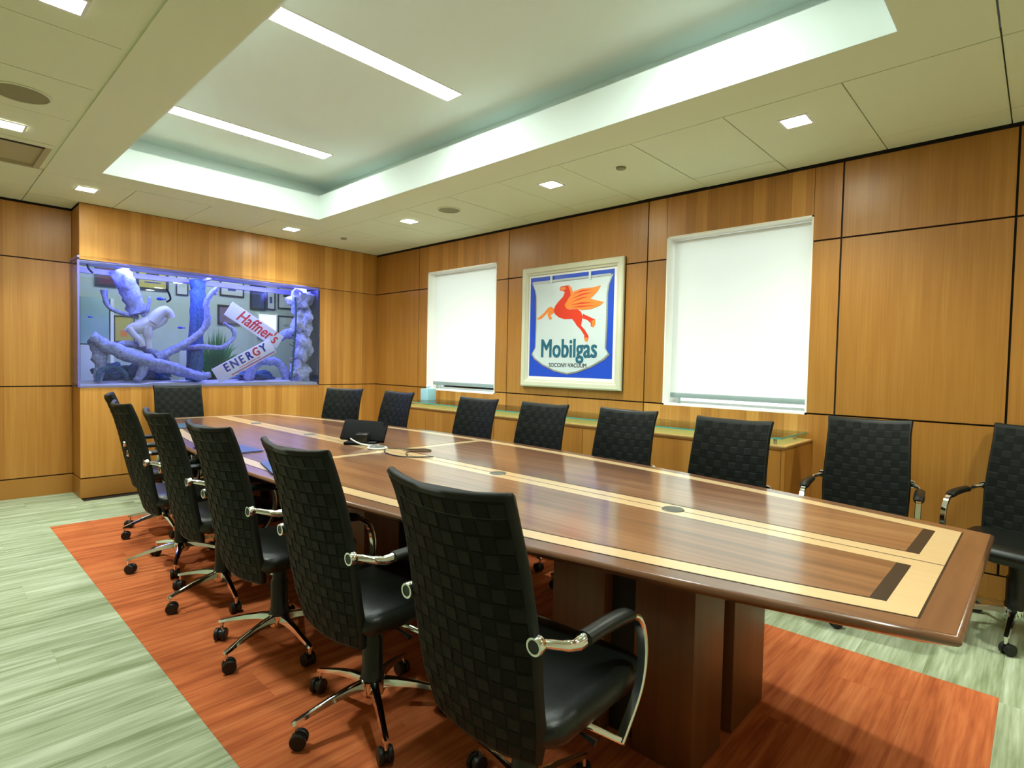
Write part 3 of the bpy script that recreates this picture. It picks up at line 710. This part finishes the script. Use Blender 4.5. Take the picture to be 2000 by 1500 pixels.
pl('mat_board', [(.07, .07), (PW-.07, .07), (PW-.07, PH-.07), (.07, PH-.07)], .0121, .015, M['mat_'])
pl('blue_field', [(.092, .098), (PW-.100, .098), (PW-.100, PH-.092), (.092, PH-.092)], .0151, .0165, M['pblue'])
shield = [(0.109, 0.984), (0.359, 0.974), (0.601, 0.975), (0.796, 0.979), (1.020, 0.984), (0.985, 0.907), (0.972, 0.828), (0.974, 0.605), (0.966, 0.352), (1.001, 0.302), (0.953, 0.26), (0.82, 0.194), (0.67, 0.144), (0.551, 0.122), (0.401, 0.148), (0.259, 0.2), (0.153, 0.26), (0.119, 0.304), (0.162, 0.364), (0.167, 0.632), (0.163, 0.848), (0.149, 0.908)]
cx_, cy_ = .565, .6
pl('shield_rim', shield, .0166, .0195, M['psil'])
inner = [(cx_+(x-cx_)*.965, cy_+(y-cy_)*.972) for x, y in shield]; pl('shield_face', inner, .0196, .0215, M['psh'])
pl('sign_rail', [(.13, .988), (1.0, .992), (1.0, .975), (.13, .968)], .0216, .025, M['psil'])
for u0 in (.352, .785): pl('sign_clip', [(u0-.012, .955), (u0+.012, .955), (u0+.012, 1.025), (u0-.012, 1.025)], .0251, .029, M['psh'])
horse = empty('x'); bpy.data.objects.remove(horse)
pieces = [('horse_body', [(0.447, 0.893), (0.459, 0.921), (0.507, 0.924), (0.555, 0.926), (0.582, 0.903), (0.594, 0.87), (0.591, 0.823), (0.571, 0.778), (0.536, 0.738), (0.56, 0.708), (0.655, 0.709), (0.697, 0.679), (0.713, 0.641), (0.707, 0.595), (0.7, 0.558), (0.742, 0.52), (0.784, 0.464), (0.777, 0.427), (0.756, 0.416), (0.738, 0.436), (0.737, 0.474), (0.695, 0.526), (0.653, 0.56), (0.623, 0.598), (0.598, 0.622), (0.514, 0.623), (0.447, 0.642), (0.403, 0.672), (0.383, 0.707), (0.401, 0.749), (0.437, 0.785), (0.491, 0.829), (0.509, 0.866), (0.484, 0.881), (0.462, 0.883)], 'pred', .0216, .0226),
    ('horse_foreleg', [(0.395, 0.72), (0.351, 0.746), (0.313, 0.734), (0.263, 0.687), (0.186, 0.641), (0.189, 0.631), (0.236, 0.635), (0.308, 0.686), (0.333, 0.709), (0.365, 0.698), (0.39, 0.682)], 'pora', .0216, .0224),
    ('horse_foreleg', [(0.326, 0.714), (0.312, 0.671), (0.334, 0.626), (0.368, 0.63), (0.35, 0.669), (0.39, 0.682), (0.377, 0.712)], 'pora', .0216, .0228),
    ('horse_hind_leg', [(0.715, 0.664), (0.761, 0.644), (0.807, 0.624), (0.847, 0.609), (0.852, 0.568), (0.832, 0.538), (0.804, 0.548), (0.803, 0.578), (0.762, 0.607), (0.713, 0.623)], 'pred', .0216, .0224),
    ('horse_tail', [(.81, .60), (.845, .605), (.852, .568), (.832, .538), (.81, .55), (.815, .575)], 'pora', .0216, .0229),
    ('horse_wing', [(0.536, 0.714), (0.511, 0.748), (0.558, 0.816), (0.616, 0.868), (0.697, 0.886), (0.811, 0.886), (0.901, 0.897), (0.862, 0.844), (0.813, 0.806), (0.791, 0.791), (0.859, 0.772), (0.934, 0.754), (0.894, 0.723), (0.805, 0.7), (0.714, 0.695), (0.632, 0.71)], 'pora', .0227, .0236),
    ('wing_feather', [(.60, .84), (.70, .872), (.82, .872), (.70, .858)], 'pred', .0237, .0240), ('wing_feather', [(.585, .80), (.70, .84), (.83, .845), (.70, .825)], 'pred', .0237, .0240),
    ('wing_feather', [(.575, .77), (.69, .805), (.78, .81), (.68, .79)], 'pred', .0237, .0240), ('wing_feather', [(.57, .745), (.70, .765), (.84, .755), (.70, .75)], 'pred', .0237, .0240),
    ('wing_feather', [(.575, .725), (.70, .735), (.86, .73), (.70, .722)], 'pred', .0237, .0240),
    ('mane', [(.545, .925), (.585, .905), (.60, .865), (.598, .82), (.58, .79), (.575, .83), (.572, .87), (.555, .90)], 'pora', .0227, .0233),
    ('head_highlight', [(.452, .895), (.465, .915), (.51, .915), (.525, .90), (.50, .885), (.47, .888)], 'pora', .0227, .0232),
    ('hoof', [(.738, .436), (.756, .414), (.779, .426), (.776, .45), (.745, .455)], 'pora', .0227, .0232)]
for nm, poly, mm, d0, d1 in pieces: pl(nm, poly, d0, d1, M[mm])
text_mesh('Mobilgas', .235, M['pteal'], 'lettering', pic, PT(0) @ Matrix.Translation((.558, .352, .0235)), .0012, 0, .0055, .78)
text_mesh('SOCONY-VACUUM', .052, M['pdark'], 'small_lettering', pic, PT(0) @ Matrix.Translation((.555, .205, .0225)), .0006, 0, .0008, .95)

# ------------------------------------------------------------------ things on the table
ZS = .7468
t = empty('desk_phone', (1.99, 3.20, ZS), math.radians(-46), 'black desk phone with tilted screen, its back to the camera', 'phone')
# local x runs to the right of the picture, y away from the camera
q = MB(); q.box(-.10, .10, -.06, .10, 0, .018, M['blackp'], .006); q.build('base', t)
Tt = Matrix.Translation((0, .03, .018)) @ Matrix.Rotation(math.radians(-38), 4, 'X') @ Matrix.Rotation(math.radians(4), 4, 'Y')
q = MB(); q.box(-.15, .14, -.012, .016, .0, .150, M['blackp'], .006, T=Tt); q.box(-.125, .115, .017, .0185, .012, .138, M['folder2'], T=Tt); q.build('body', t)
q = MB(); q.box(-.03, .05, -.055, .03, .015, .07, M['plastic'], .01); q.build('stand', t)
q = MB(); q.tube([(.125, .085, .075), (.13, .10, .115), (.135, .125, .150)], [.016, .012, .018], M['blackp'], 10); q.build('handset', t)
t = empty('conference_microphone', (1.955, 2.965, ZS), 0, 'round dark conference microphone puck with a pale rim beside the phone', 'microphone')
q = MB(); q.lathe([(.050, 0), (.050, .010), (.036, .020), (.015, .028), (.001, .029)], M['grommet'], 28); q.build('body', t)
q = MB(); q.tube([(.056*math.cos(a*PI/12), .056*math.sin(a*PI/12), .006) for a in range(24)], .0055, M['paper'], 8, closed=True); q.build('rim', t)
q = MB(); q.tube(spl([(1.875, 3.14, ZS+.05), (1.90, 3.08, ZS+.025), (1.95, 3.05, ZS+.012), (1.99, 3.02, ZS+.012)], 4), .005, M['paper'], 8); tag(q.build('white_cable'), 'white cable looping from the phone to the microphone', 'cable')
q = MB(); q.tube(spl([(2.01, 2.93, ZS+.004), (2.09, 2.80, ZS+.004), (2.16, 2.74, ZS+.004), (2.14, 2.68, ZS+.004), (2.05, 2.74, ZS+.004), (1.98, 2.70, ZS+.004), (1.93, 2.62, ZS+.004)], 6), .004, M['cable'], 6); tag(q.build('brown_cable'), 'brown cable curling over the middle of the table', 'cable')
q = MB(); q.tube(spl([(1.97, 2.90, ZS+.003), (1.90, 2.80, ZS+.003), (1.88, 2.66, ZS+.003), (1.93, 2.56, ZS+.003), (2.02, 2.50, ZS+.003)], 6), .0035, M['plastic'], 6); tag(q.build('black_cable'), 'black cable running from the microphone along the maple strip', 'cable')
def folder(x, y, hx, hy, rz, m, lab):
    t = empty('folder', (x, y, ZS), math.radians(rz), lab, 'folder', 'folders on the table')
    q = MB(); q.box(-hx, hx, -hy, hy, 0, .0015, m); q.build('back_cover', t)
    q = MB(); q.box(-hx+.006, hx-.006, -hy+.006, hy-.006, .0015, .006, M['paper']); q.build('paper_stack', t)
    q = MB(); q.box(-hx, hx, -hy, hy, .006, .008, m); q.build('front_cover', t)
folder(1.265, 3.47, .12, .20, 2, M['folder'], 'navy folder on the table between the third and fourth left chairs')
folder(1.235, 2.74, .055, .17, -14, M['folder'], 'navy folder on the table behind the second left chair back')
folder(1.43, 4.86, .12, .15, 8, M['folder2'], 'slate blue folder near the far left end of the table')

# ------------------------------------------------------------------ aquarium
x0, x1, z0, z1 = AQ[0]-.02, AQ[1], AQ[2], AQ[3]; ya, yb = YB-.012, 6.80
aq = empty('aquarium', ((x0+x1)/2, 6.5, z0), 0, 'wide see-through aquarium set in the wood wall, lit violet blue', 'aquarium')
ax, ay, az = (x0+x1)/2, 6.5, z0
def ab(name, b, m, bev=0): return boxobj(name, (b[0]-ax, b[1]-ax, b[2]-ay, b[3]-ay, b[4]-az, b[5]-az), m, aq, bev)
ab('front_pane', (x0+.012, x1, ya, ya+.010, z0+.006, z1-.004), M['tank']); ab('back_pane', (x0+.012, x1, yb-.010, yb, z0+.006, z1-.004), M['tank'])
ab('side_pane', (x0, x0+.010, ya+.010, yb, z0+.006, z1-.004), M['tank'])
ab('side_panel', (x1-.014, x1, ya+.011, yb-.011, z0+.02, z1-.02), M['navyp'])
ab('corner_post', (x0-.004, x0+.012, ya-.002, ya+.012, z0, z1), M['post'])
q = MB()
q.box(x0+.013-ax, x1-ax, ya+.012-ay, yb-.012-ay, z0-.006-az, z0+.004-az, M['rim']); q.build('base_plate', aq)
q = MB(); q.box(x0+.012-ax, x1-ax, yb-.06-ay, yb-.012-ay, z1-.05-az, z1-az, M['rim']); q.box(x0+.012-ax, x1-ax, ya+.012-ay, ya+.05-ay, z1-.022-az, z1-az, M['rim']); q.box(2.13-ax, 2.16-ax, ya+.05-ay, yb-.06-ay, z1-.03-az, z1-.005-az, M['rim']); q.build('top_brace', aq)
ab('light_bar', (x0+.15, x1-.1, 6.36, 6.40, z1+.005, z1+.02), M['blue'])
q = MB(); q.box(x0-ax, x1+.01-ax, ya+.012-ay, yb-ay, z1+.022-az, z1+.04-az, M['rim']); q.build('lid', aq)
# sand bed
q = MB(); nx, ny = 48, 8; vs = []
for i in range(nx+1):
    for j in range(ny+1):
        X = x0+.014+(x1-.016-x0-.014)*i/nx; Y = ya+.012+(yb-.024-ya)*j/ny
        vs.append((X-ax, Y-ay, .028+.022*noise.noise(Vector((X*2.2, Y*2, 0)))+.012*noise.noise(Vector((X*7, Y*5, 3)))+.02*j/ny))
fs = [(i*(ny+1)+j, (i+1)*(ny+1)+j, (i+1)*(ny+1)+j+1, i*(ny+1)+j+1) for i in range(nx) for j in range(ny)]
sk = []
for i in range(nx+1): sk.append(i*(ny+1))
base = len(vs)
for i in sk: v = vs[i]; vs.append((v[0], v[1], .004))
for a in range(nx): fs.append((sk[a], sk[a+1], base+a+1, base+a))
q.add(vs, fs, M['sand'], True); tag(q.build('sand_bed', aq), kind='stuff')
DG = 'driftwood in the aquarium'
def branch(pts, rad, m, lab, name='driftwood', seed=0, n=12, sub=6, grp=DG, extra=()):
    q = MB()
    for P_, R_ in [(pts, rad)]+list(extra):
        S = spl(P_, sub); k = len(S); rr = []
        for i in range(k):
            t = i/(k-1)*(len(R_)-1); a = int(min(t, len(R_)-2)); rr.append(R_[a]+(R_[a+1]-R_[a])*(t-a))
        S = [p+Vector((noise.noise(p*9+Vector((seed, 0, 0))), noise.noise(p*9+Vector((0, seed, 5))), noise.noise(p*9+Vector((3, 0, seed)))))*.009 for p in S]
        st = len(q.v); q.tube(S, rr, m, n)
        for i in range(st, len(q.v)):
            p = Vector(q.v[i]); c = S[min((i-st)//n, k-1)]; d = p-c
            q.v[i] = tuple(c+d*(1+.32*noise.noise(p*22+Vector((seed, 0, 0)))+.22*noise.noise(p*60)))
    return tag(q.build(name, sharp=80), lab, 'driftwood', grp)
D, DD = M['drift'], M['driftd']
branch([(1.375, 6.50, 2.12), (1.455, 6.5, 1.931), (1.53, 6.48, 1.70)], [.085, .082, .075], D, 'thick leaning pale driftwood trunk at the upper left of the aquarium', seed=1, n=18)
branch([(2.105, 6.62, 2.115), (2.085, 6.6, 1.768), (2.06, 6.6, 1.04)], [.070, .070, .075], DD, 'upright dark blue trunk in the middle of the aquarium', seed=2, n=18)
branch([(1.14, 6.42, 1.46), (1.282, 6.40, 1.36), (1.575, 6.38, 1.235), (1.92, 6.38, 1.135), (2.07, 6.4, 1.10)], [.055, .06, .07, .055, .03], D, 'long pale driftwood log sloping down along the aquarium bed', seed=3, n=16,
       extra=[([(1.159, 6.45, 1.44), (1.215, 6.45, 1.25), (1.185, 6.43, 1.045)], [.05, .055, .03]), ([(1.56, 6.38, 1.24), (1.52, 6.35, 1.12), (1.47, 6.33, 1.05)], [.045, .04, .03]), ([(1.34, 6.44, 1.395), (1.50, 6.5, 1.40), (1.66, 6.5, 1.32), (1.80, 6.45, 1.19)], [.03, .035, .04, .04])])
branch([(1.67, 6.43, 1.27), (1.873, 6.42, 1.39), (2.04, 6.42, 1.52), (2.137, 6.42, 1.679), (2.123, 6.42, 1.873), (2.228, 6.42, 2.024)], [.045, .038, .034, .034, .028, .020], D, 'forked violet driftwood limb climbing past the upright trunk', seed=4,
       extra=[([(2.123, 6.42, 1.873), (2.16, 6.42, 1.95), (2.225, 6.42, 1.965)], [.022, .018, .01])])
branch([(1.92, 6.52, 1.38), (2.086, 6.5, 1.40), (2.284, 6.47, 1.406), (2.408, 6.46, 1.50), (2.40, 6.46, 1.60), (2.311, 6.46, 1.666)], [.026, .026, .024, .022, .020, .014], D, 'hooked driftwood branch curling up between trunk and boards', seed=5)
branch([(1.252, 6.5, 1.91), (1.283, 6.5, 1.76), (1.411, 6.5, 1.695), (1.53, 6.5, 1.66)], [.030, .020, .018, .02], D, 'thin antler-like driftwood twig at the left of the aquarium', seed=6)
branch([(1.55, 6.46, 1.68), (1.60, 6.46, 1.75), (1.614, 6.46, 1.88)], [.016, .02, .012], D, 'short driftwood prong above the pale rock', seed=7)
branch([(2.60, 6.55, 1.05), (2.668, 6.5, 1.209), (2.80, 6.5, 1.26), (2.943, 6.5, 1.23), (3.03, 6.5, 1.05)], [.05, .045, .045, .045, .05], D, 'arched driftwood root behind the lower board', seed=8, n=14)
branch([(2.90, 6.55, 1.50), (3.02, 6.52, 1.58), (3.12, 6.42, 1.63), (3.2, 6.36, 1.72)], [.05, .055, .05, .045], D, 'rough lilac branch running into the rock at the right', seed=9)
branch([(1.18, 6.36, 1.05), (1.20, 6.36, 1.14), (1.30, 6.36, 1.175), (1.39, 6.36, 1.12), (1.40, 6.36, 1.05)], [.022, .022, .022, .022, .02], DD, 'dark blue arched root on the sand at the lower left', seed=10)
branch([(1.93, 6.33, 1.12), (2.02, 6.33, 1.09), (2.13, 6.33, 1.105)], [.03, .042, .03], D, 'short rounded log on the sand before the upright trunk', seed=12)
def rock(name, loc, sc_, m, lab, cat, grp, seed, sub=3, amp=.6):
    bm = bmesh.new(); bmesh.ops.create_icosphere(bm, subdivisions=sub, radius=1)
    for v in bm.verts:
        d = v.co.copy(); v.co = d*(1+amp*noise.noise(d*1.6+Vector((seed, 1, 2)))+amp*.5*noise.noise(d*4+Vector((seed, 0, 0)))+.12*noise.noise(d*10))
        v.co = Vector((v.co.x*sc_[0], v.co.y*sc_[1], v.co.z*sc_[2]))
    q = MB(); q.bm(bm, m, True); o = q.build(name, sharp=70); o.location = loc; return tag(o, lab, cat, grp)
RG = 'lilac rocks at the right of the aquarium'
rock('rock', (3.155, 6.42, 1.975), (.13, .13, .14), M['rock'], 'lilac rock hanging at the upper right of the aquarium', 'rock', RG, 1, 4)
rock('rock', (3.175, 6.42, 1.74), (.105, .13, .16), M['rock'], 'lilac rock in the middle of the right-hand stack', 'rock', RG, 5, 4)
rock('rock', (3.175, 6.42, 1.43), (.10, .13, .20), M['rock'], 'lower lilac rock of the right-hand stack', 'rock', RG, 9, 4)
rock('rock', (3.15, 6.42, 1.13), (.12, .12, .14), M['rock'], 'lilac rock resting on the sand at the right end', 'rock', RG, 13, 4)
rock('rock', (1.60, 6.62, 1.10), (.20, .07, .10), M['driftd'], 'low dark blue rock on the sand behind the sloping log', 'rock', 'dark rocks on the aquarium bed', 21, 4)
rock('rock', (1.32, 6.64, 1.11), (.12, .06, .09), M['driftd'], 'small dark blue rock behind the arched root at the lower left', 'rock', 'dark rocks on the aquarium bed', 27, 4)
rock('rock', (2.72, 6.66, 1.09), (.20, .06, .06), M['driftd'], 'flat dark blue rock under the arched driftwood root', 'rock', 'dark rocks on the aquarium bed', 33, 4)
# pale boulder with legs, resting on the log
q = MB()
bm = bmesh.new(); bmesh.ops.create_icosphere(bm, subdivisions=4, radius=1)
for v in bm.verts:
    d = v.co.copy(); k = 1+.22*noise.noise(d*1.5+Vector((4, 0, 0)))
    v.co = Vector((1.585+.165*d.x*k+.05*d.z, 6.44+.045*d.y*k, 1.60+.085*d.z*k+.035*d.x))
q.bm(bm, M['pale'], True)
q.tube(spl([(1.44, 6.43, 1.56), (1.47, 6.42, 1.50), (1.525, 6.41, 1.44), (1.545, 6.41, 1.385)], 4), [.03]*5+[.028]*8, M['pale'], 12)
q.tube(spl([(1.585, 6.42, 1.57), (1.595, 6.42, 1.46), (1.60, 6.41, 1.36)], 4), [.042]*4+[.028]*5, M['pale'], 12)
q.tube(spl([(1.63, 6.44, 1.62), (1.70, 6.44, 1.72), (1.77, 6.44, 1.745), (1.80, 6.44, 1.68)], 4), [.06]*4+[.055]*4+[.04]*5, M['pale'], 12)
tag(q.build('pale_rock', sharp=80), 'smooth pale grey stone form standing on the driftwood log', 'rock')
# boards with writing
def board(name, cx, cz, L, H, ang, y, lab):
    t = empty(name, (cx, y, cz), 0, lab, 'sign'); t.rotation_euler = (PI/2, 0, 0)
    t.rotation_euler = (PI/2, -math.radians(ang), 0)
    q = MB(); q.box(-L/2, L/2, -H/2, H/2, -.006, .006, M['signw'], .002); q.build('board', t); return t
F_ = Matrix.Translation((0, 0, .0075))
b1 = board('name_board', 2.602, 1.648, .66, .168, -31.5, 6.36, 'white board with red script lettering tilted down to the right in the aquarium')
text_mesh("Haffner's", .185, M['signr'], 'lettering', b1, F_ @ Matrix.Translation((.03, .0, 0)), .001, .28, .003, .74)
b2 = board('energy_board', 2.475, 1.265, .69, .17, 30, 6.30, 'white board with blue capitals and a red G tilted up to the right')
for i, (ch, cm_) in enumerate((('E', 'signb'), ('N', 'signb'), ('E', 'signb'), ('R', 'signb'), ('G', 'signr'), ('Y', 'signb'))):
    text_mesh(ch, .125, M[cm_], 'letter', b2, F_ @ Matrix.Translation((-.205+i*.088, .024, 0)), .001, 0, .004, .88)
q = MB(); q.box(-.10, .17, -.042, -.036, .006, .0075, M['signr']); q.box(-.20, .33, -.064, -.059, .006, .0075, M['signb']); q.box(-.20, .33, -.073, -.067, .006, .0075, M['signr']); q.build('stripes', b2)
# fish, hooks, weeds
FG = 'small blue fish in the aquarium'
for x, y, z, s, rz, lab in ((1.135, 6.45, 1.64, .020, 20, 'tiny blue fish near the left glass'), (1.70, 6.42, 1.86, .036, 5, 'blue-violet fish above the pale stone'), (1.885, 6.43, 1.585, .028, -10, 'blue fish beside the dark upright trunk')):
    t = empty('fish', (x, y, z), math.radians(rz), lab, 'fish', FG)
    q = MB(); q.tube([(-1*s, 0, 0), (-.7*s, 0, 0), (-.1*s, 0, .03*s), (.6*s, 0, 0), (1.0*s, 0, 0)], [.12*s, .35*s, .5*s, .28*s, .1*s], M['fish'], 10, sx=.45, sy=1); q.build('body', t)
    q = MB(); q.prism([(.95*s, -.05*s), (1.5*s, -.38*s), (1.35*s, 0), (1.5*s, .38*s), (.95*s, .05*s)], -.03*s, .03*s, M['fish'], T=Matrix.Rotation(PI/2, 4, 'X')); q.build('tail_fin', t)
q = MB(); q.tube(spl([(1.11, 6.40, 2.118), (1.118, 6.40, 2.08), (1.15, 6.40, 2.042)], 5), .010, M['blackp'], 8); tag(q.build('hose_end'), 'curved black hose end at the upper left corner of the aquarium', 'hose')
q = MB(); q.tube(spl([(1.752, 6.42, 1.97), (1.775, 6.42, 1.925), (1.789, 6.42, 1.867), (1.755, 6.42, 1.835)], 5), .009, M['blackp'], 8); tag(q.build('hose_hook'), 'curved black hose beside the violet fish', 'hose')
q = MB(); q.tube(spl([(3.03, 6.30, 2.0), (3.04, 6.3, 1.75), (3.02, 6.3, 1.4), (2.99, 6.3, 1.04)], 6), [.012]*6+[.010]*13, M['leafb'], 8)
for k in range(14):
    z = 1.08+k*.04; a = k*2.4
    q.tube([(3.01, 6.3, z), (3.01+.05*math.cos(a), 6.3+.03*math.sin(a), z+.03)], [.008, .002], M['leafb'], 5)
tag(q.build('water_weed'), 'tall dark green water weed stem before the lilac rocks', 'water plant')
q = MB(); q.lathe([(.001, -.015), (.014, 0), (.001, .015)], M['pink'], 10); o = q.build('pink_decoration'); o.location = (2.975, 6.27, 1.29); tag(o, 'small pink flower-like ornament beside the water weed', 'ornament')

# ------------------------------------------------------------------ office seen through the tank
ox0, ox1, oy0, oy1 = .2, 5.6, 6.86, 8.6
q = MB(); q.box(ox0, ox1, oy1, oy1+.1, 0, 2.9, M['rowall']); tag(q.build('wall_office'), kind='structure')
q = MB(); q.box(ox0-.1, ox0, oy0, oy1, 0, 2.9, M['rowall']); q.box(ox1, ox1+.1, YB+.1, oy1, 0, 2.9, M['rowall'])
q.box(ox0-.1, x0-.01, oy0-.05, oy0, 0, 2.9, M['rowall']); q.box(x1+.01, ox1, oy0-.05, oy0, 0, 2.9, M['rowall']); q.box(x0-.01, x1+.01, oy0-.05, oy0, 0, z0-.02, M['rowall']); q.box(x0-.01, x1+.01, oy0-.05, oy0, z1+.05, 2.9, M['rowall']); q.box(XR+.2, ox1, YB+.15, oy0, 0, 2.9, M['rowall'])
tag(q.build('wall_office_side'), kind='structure')
tag(boxobj('floor_office', (ox0-.1, ox1+.1, oy0, oy1+.1, -.1, 0), M['rofloor']), kind='structure')
tag(boxobj('ceiling_office', (ox0-.1, ox1+.1, oy0-.6, oy1+.1, 2.8, 2.88), M['white']), kind='structure')
t = empty('office_lamp', (2.6, 7.75, 2.79), 0, 'ceiling panel lamp in the office behind the aquarium', 'ceiling light')
q = MB(); q.box(-1.2, 1.2, -.3, .3, -.01, 0, M['office']); q.build('diffuser', t)
PG = 'framed prints on the office wall'
def wallpic(x0_, x1_, z0_, z1_, m, lab, inner=None, fr=.022):
    t = empty('framed_print', ((x0_+x1_)/2, oy1-.001, (z0_+z1_)/2), 0, lab, 'picture', PG)
    hx, hz = (x1_-x0_)/2, (z1_-z0_)/2; q = MB()
    q.box(-hx, hx, -.02, 0, -hz, -hz+fr, M['rodark']); q.box(-hx, hx, -.02, 0, hz-fr, hz, M['rodark']); q.box(-hx, -hx+fr, -.02, 0, -hz+fr, hz-fr, M['rodark']); q.box(hx-fr, hx, -.02, 0, -hz+fr, hz-fr, M['rodark'])
    q.build('frame', t)
    q = MB(); q.box(-hx+fr, hx-fr, -.01, -.001, -hz+fr, hz-fr, m); q.build('print', t)
    if inner:
        q = MB()
        for a, b, c, d_, mm in inner: q.box(a*hx, b*hx, -.0115, -.0101, c*hz, d_*hz, mm)
        q.build('image', t)
wallpic(1.56, 1.80, 2.15, 2.42, M['romar'], 'dark maroon print at the upper left behind the leaning trunk', None, .03)
wallpic(2.00, 2.37, 2.16, 2.45, M['royel'], 'yellow print in a dark frame behind the tank', [(-.4, .4, .1, .5, M['rodark']), (-.5, .5, -.35, -.25, M['rodark'])], .03)
wallpic(2.46, 2.61, 2.134, 2.40, M['rocream'], 'narrow pale print left of the upright trunk', [(-.5, .5, -.2, .1, M['rowall'])], .012)
wallpic(3.019, 3.352, 2.18, 2.42, M['rocream'], 'pale print with a dark blot right of the upright trunk', [(-.35, .3, -.35, .5, M['ronavy'])], .018)
wallpic(3.44, 3.67, 2.02, 2.40, M['ronavy'], 'navy print beside the small pale certificate')
wallpic(3.683, 3.815, 2.04, 2.315, M['rocream'], 'small pale certificate overlapping the navy print', [(-.3, .3, -.3, .4, M['ronavy'])], .014)
wallpic(3.855, 4.10, 2.07, 2.40, M['rocream'], 'upper pale certificate nearest the lilac rocks', [(-.3, .4, .1, .3, M['rodark'])], .014)
wallpic(3.858, 4.103, 1.67, 1.96, M['rocream'], 'lower pale certificate nearest the lilac rocks', [(-.3, .4, -.1, .1, M['ropan'])], .014)
wallpic(2.99, 3.30, 1.77, 2.05, M['ropurple'], 'purple print behind the red-lettered board')
q = MB(); q.box(1.40, 1.69, 8.50, 8.58, 1.43, 2.0, M['ropan'], .004); tag(q.build('glass_board'), 'pale teal glass board hung at the left of the office', 'board')
tag(boxobj('trim_4', (1.705, 1.74, 8.5, 8.6, 0, 2.0), M['white']), kind='structure')
q = MB(); q.box(1.35, 1.62, 8.2, 8.58, 0, 1.41, M['white'], .005); tag(q.build('office_cabinet'), 'white office cabinet at the left behind the tank', 'cabinet')
q = MB(); q.box(2.36, 2.60, 8.1, 8.58, 0, 1.38, M['rocream'], .005); tag(q.build('filing_cabinet'), 'cream filing cabinet behind the upright trunk', 'cabinet')
wallpic(1.76, 1.98, 1.47, 1.80, M['royel'], 'yellow poster behind the antler-like twig', [(-.4, .3, -.6, -.1, M['pora'])], .008)
q = MB(); q.box(3.565, 3.83, 8.59, 8.605, 1.62, 1.96, M['owin']); q.box(3.55, 3.565, 8.57, 8.61, 1.6, 1.98, M['white']); q.box(3.83, 3.845, 8.57, 8.61, 1.6, 1.98, M['white']); q.box(3.55, 3.845, 8.57, 8.61, 1.6, 1.62, M['white']); tag(q.build('window_3'), kind='structure')
t = empty('potted_grass', (2.63, 7.6, 0), 0, 'green spiky potted grass in the office behind the trunk', 'plant')
q = MB(); q.lathe([(.08, .90), (.11, 1.04), (.105, 1.05), (.09, 1.03), (.001, 1.02)], M['rodark'], 20); q.build('pot', t)
q = MB(); q.box(-.16, .16, -.16, .16, .88, .90, M['rodark'], .01); q.lathe([(.12, 0), (.05, .03), (.05, .88)], M['rodark'], 12); q.build('stand', t)
q = MB(); rg_ = random.Random(5)
for k in range(320):
    a = rg_.uniform(0, 2*PI); sp = rg_.uniform(.02, .26); h = rg_.uniform(.22, .70)
    q.tube([(.03*math.cos(a), .03*math.sin(a), 1.03), (sp*.7*math.cos(a), sp*.7*math.sin(a), 1.03+h*.5), (sp*math.cos(a), sp*math.sin(a), 1.03+h*(1-sp*1.6))], [.006, .007, .001], M['green'], 4)
tag(q.build('foliage', t), kind='stuff')
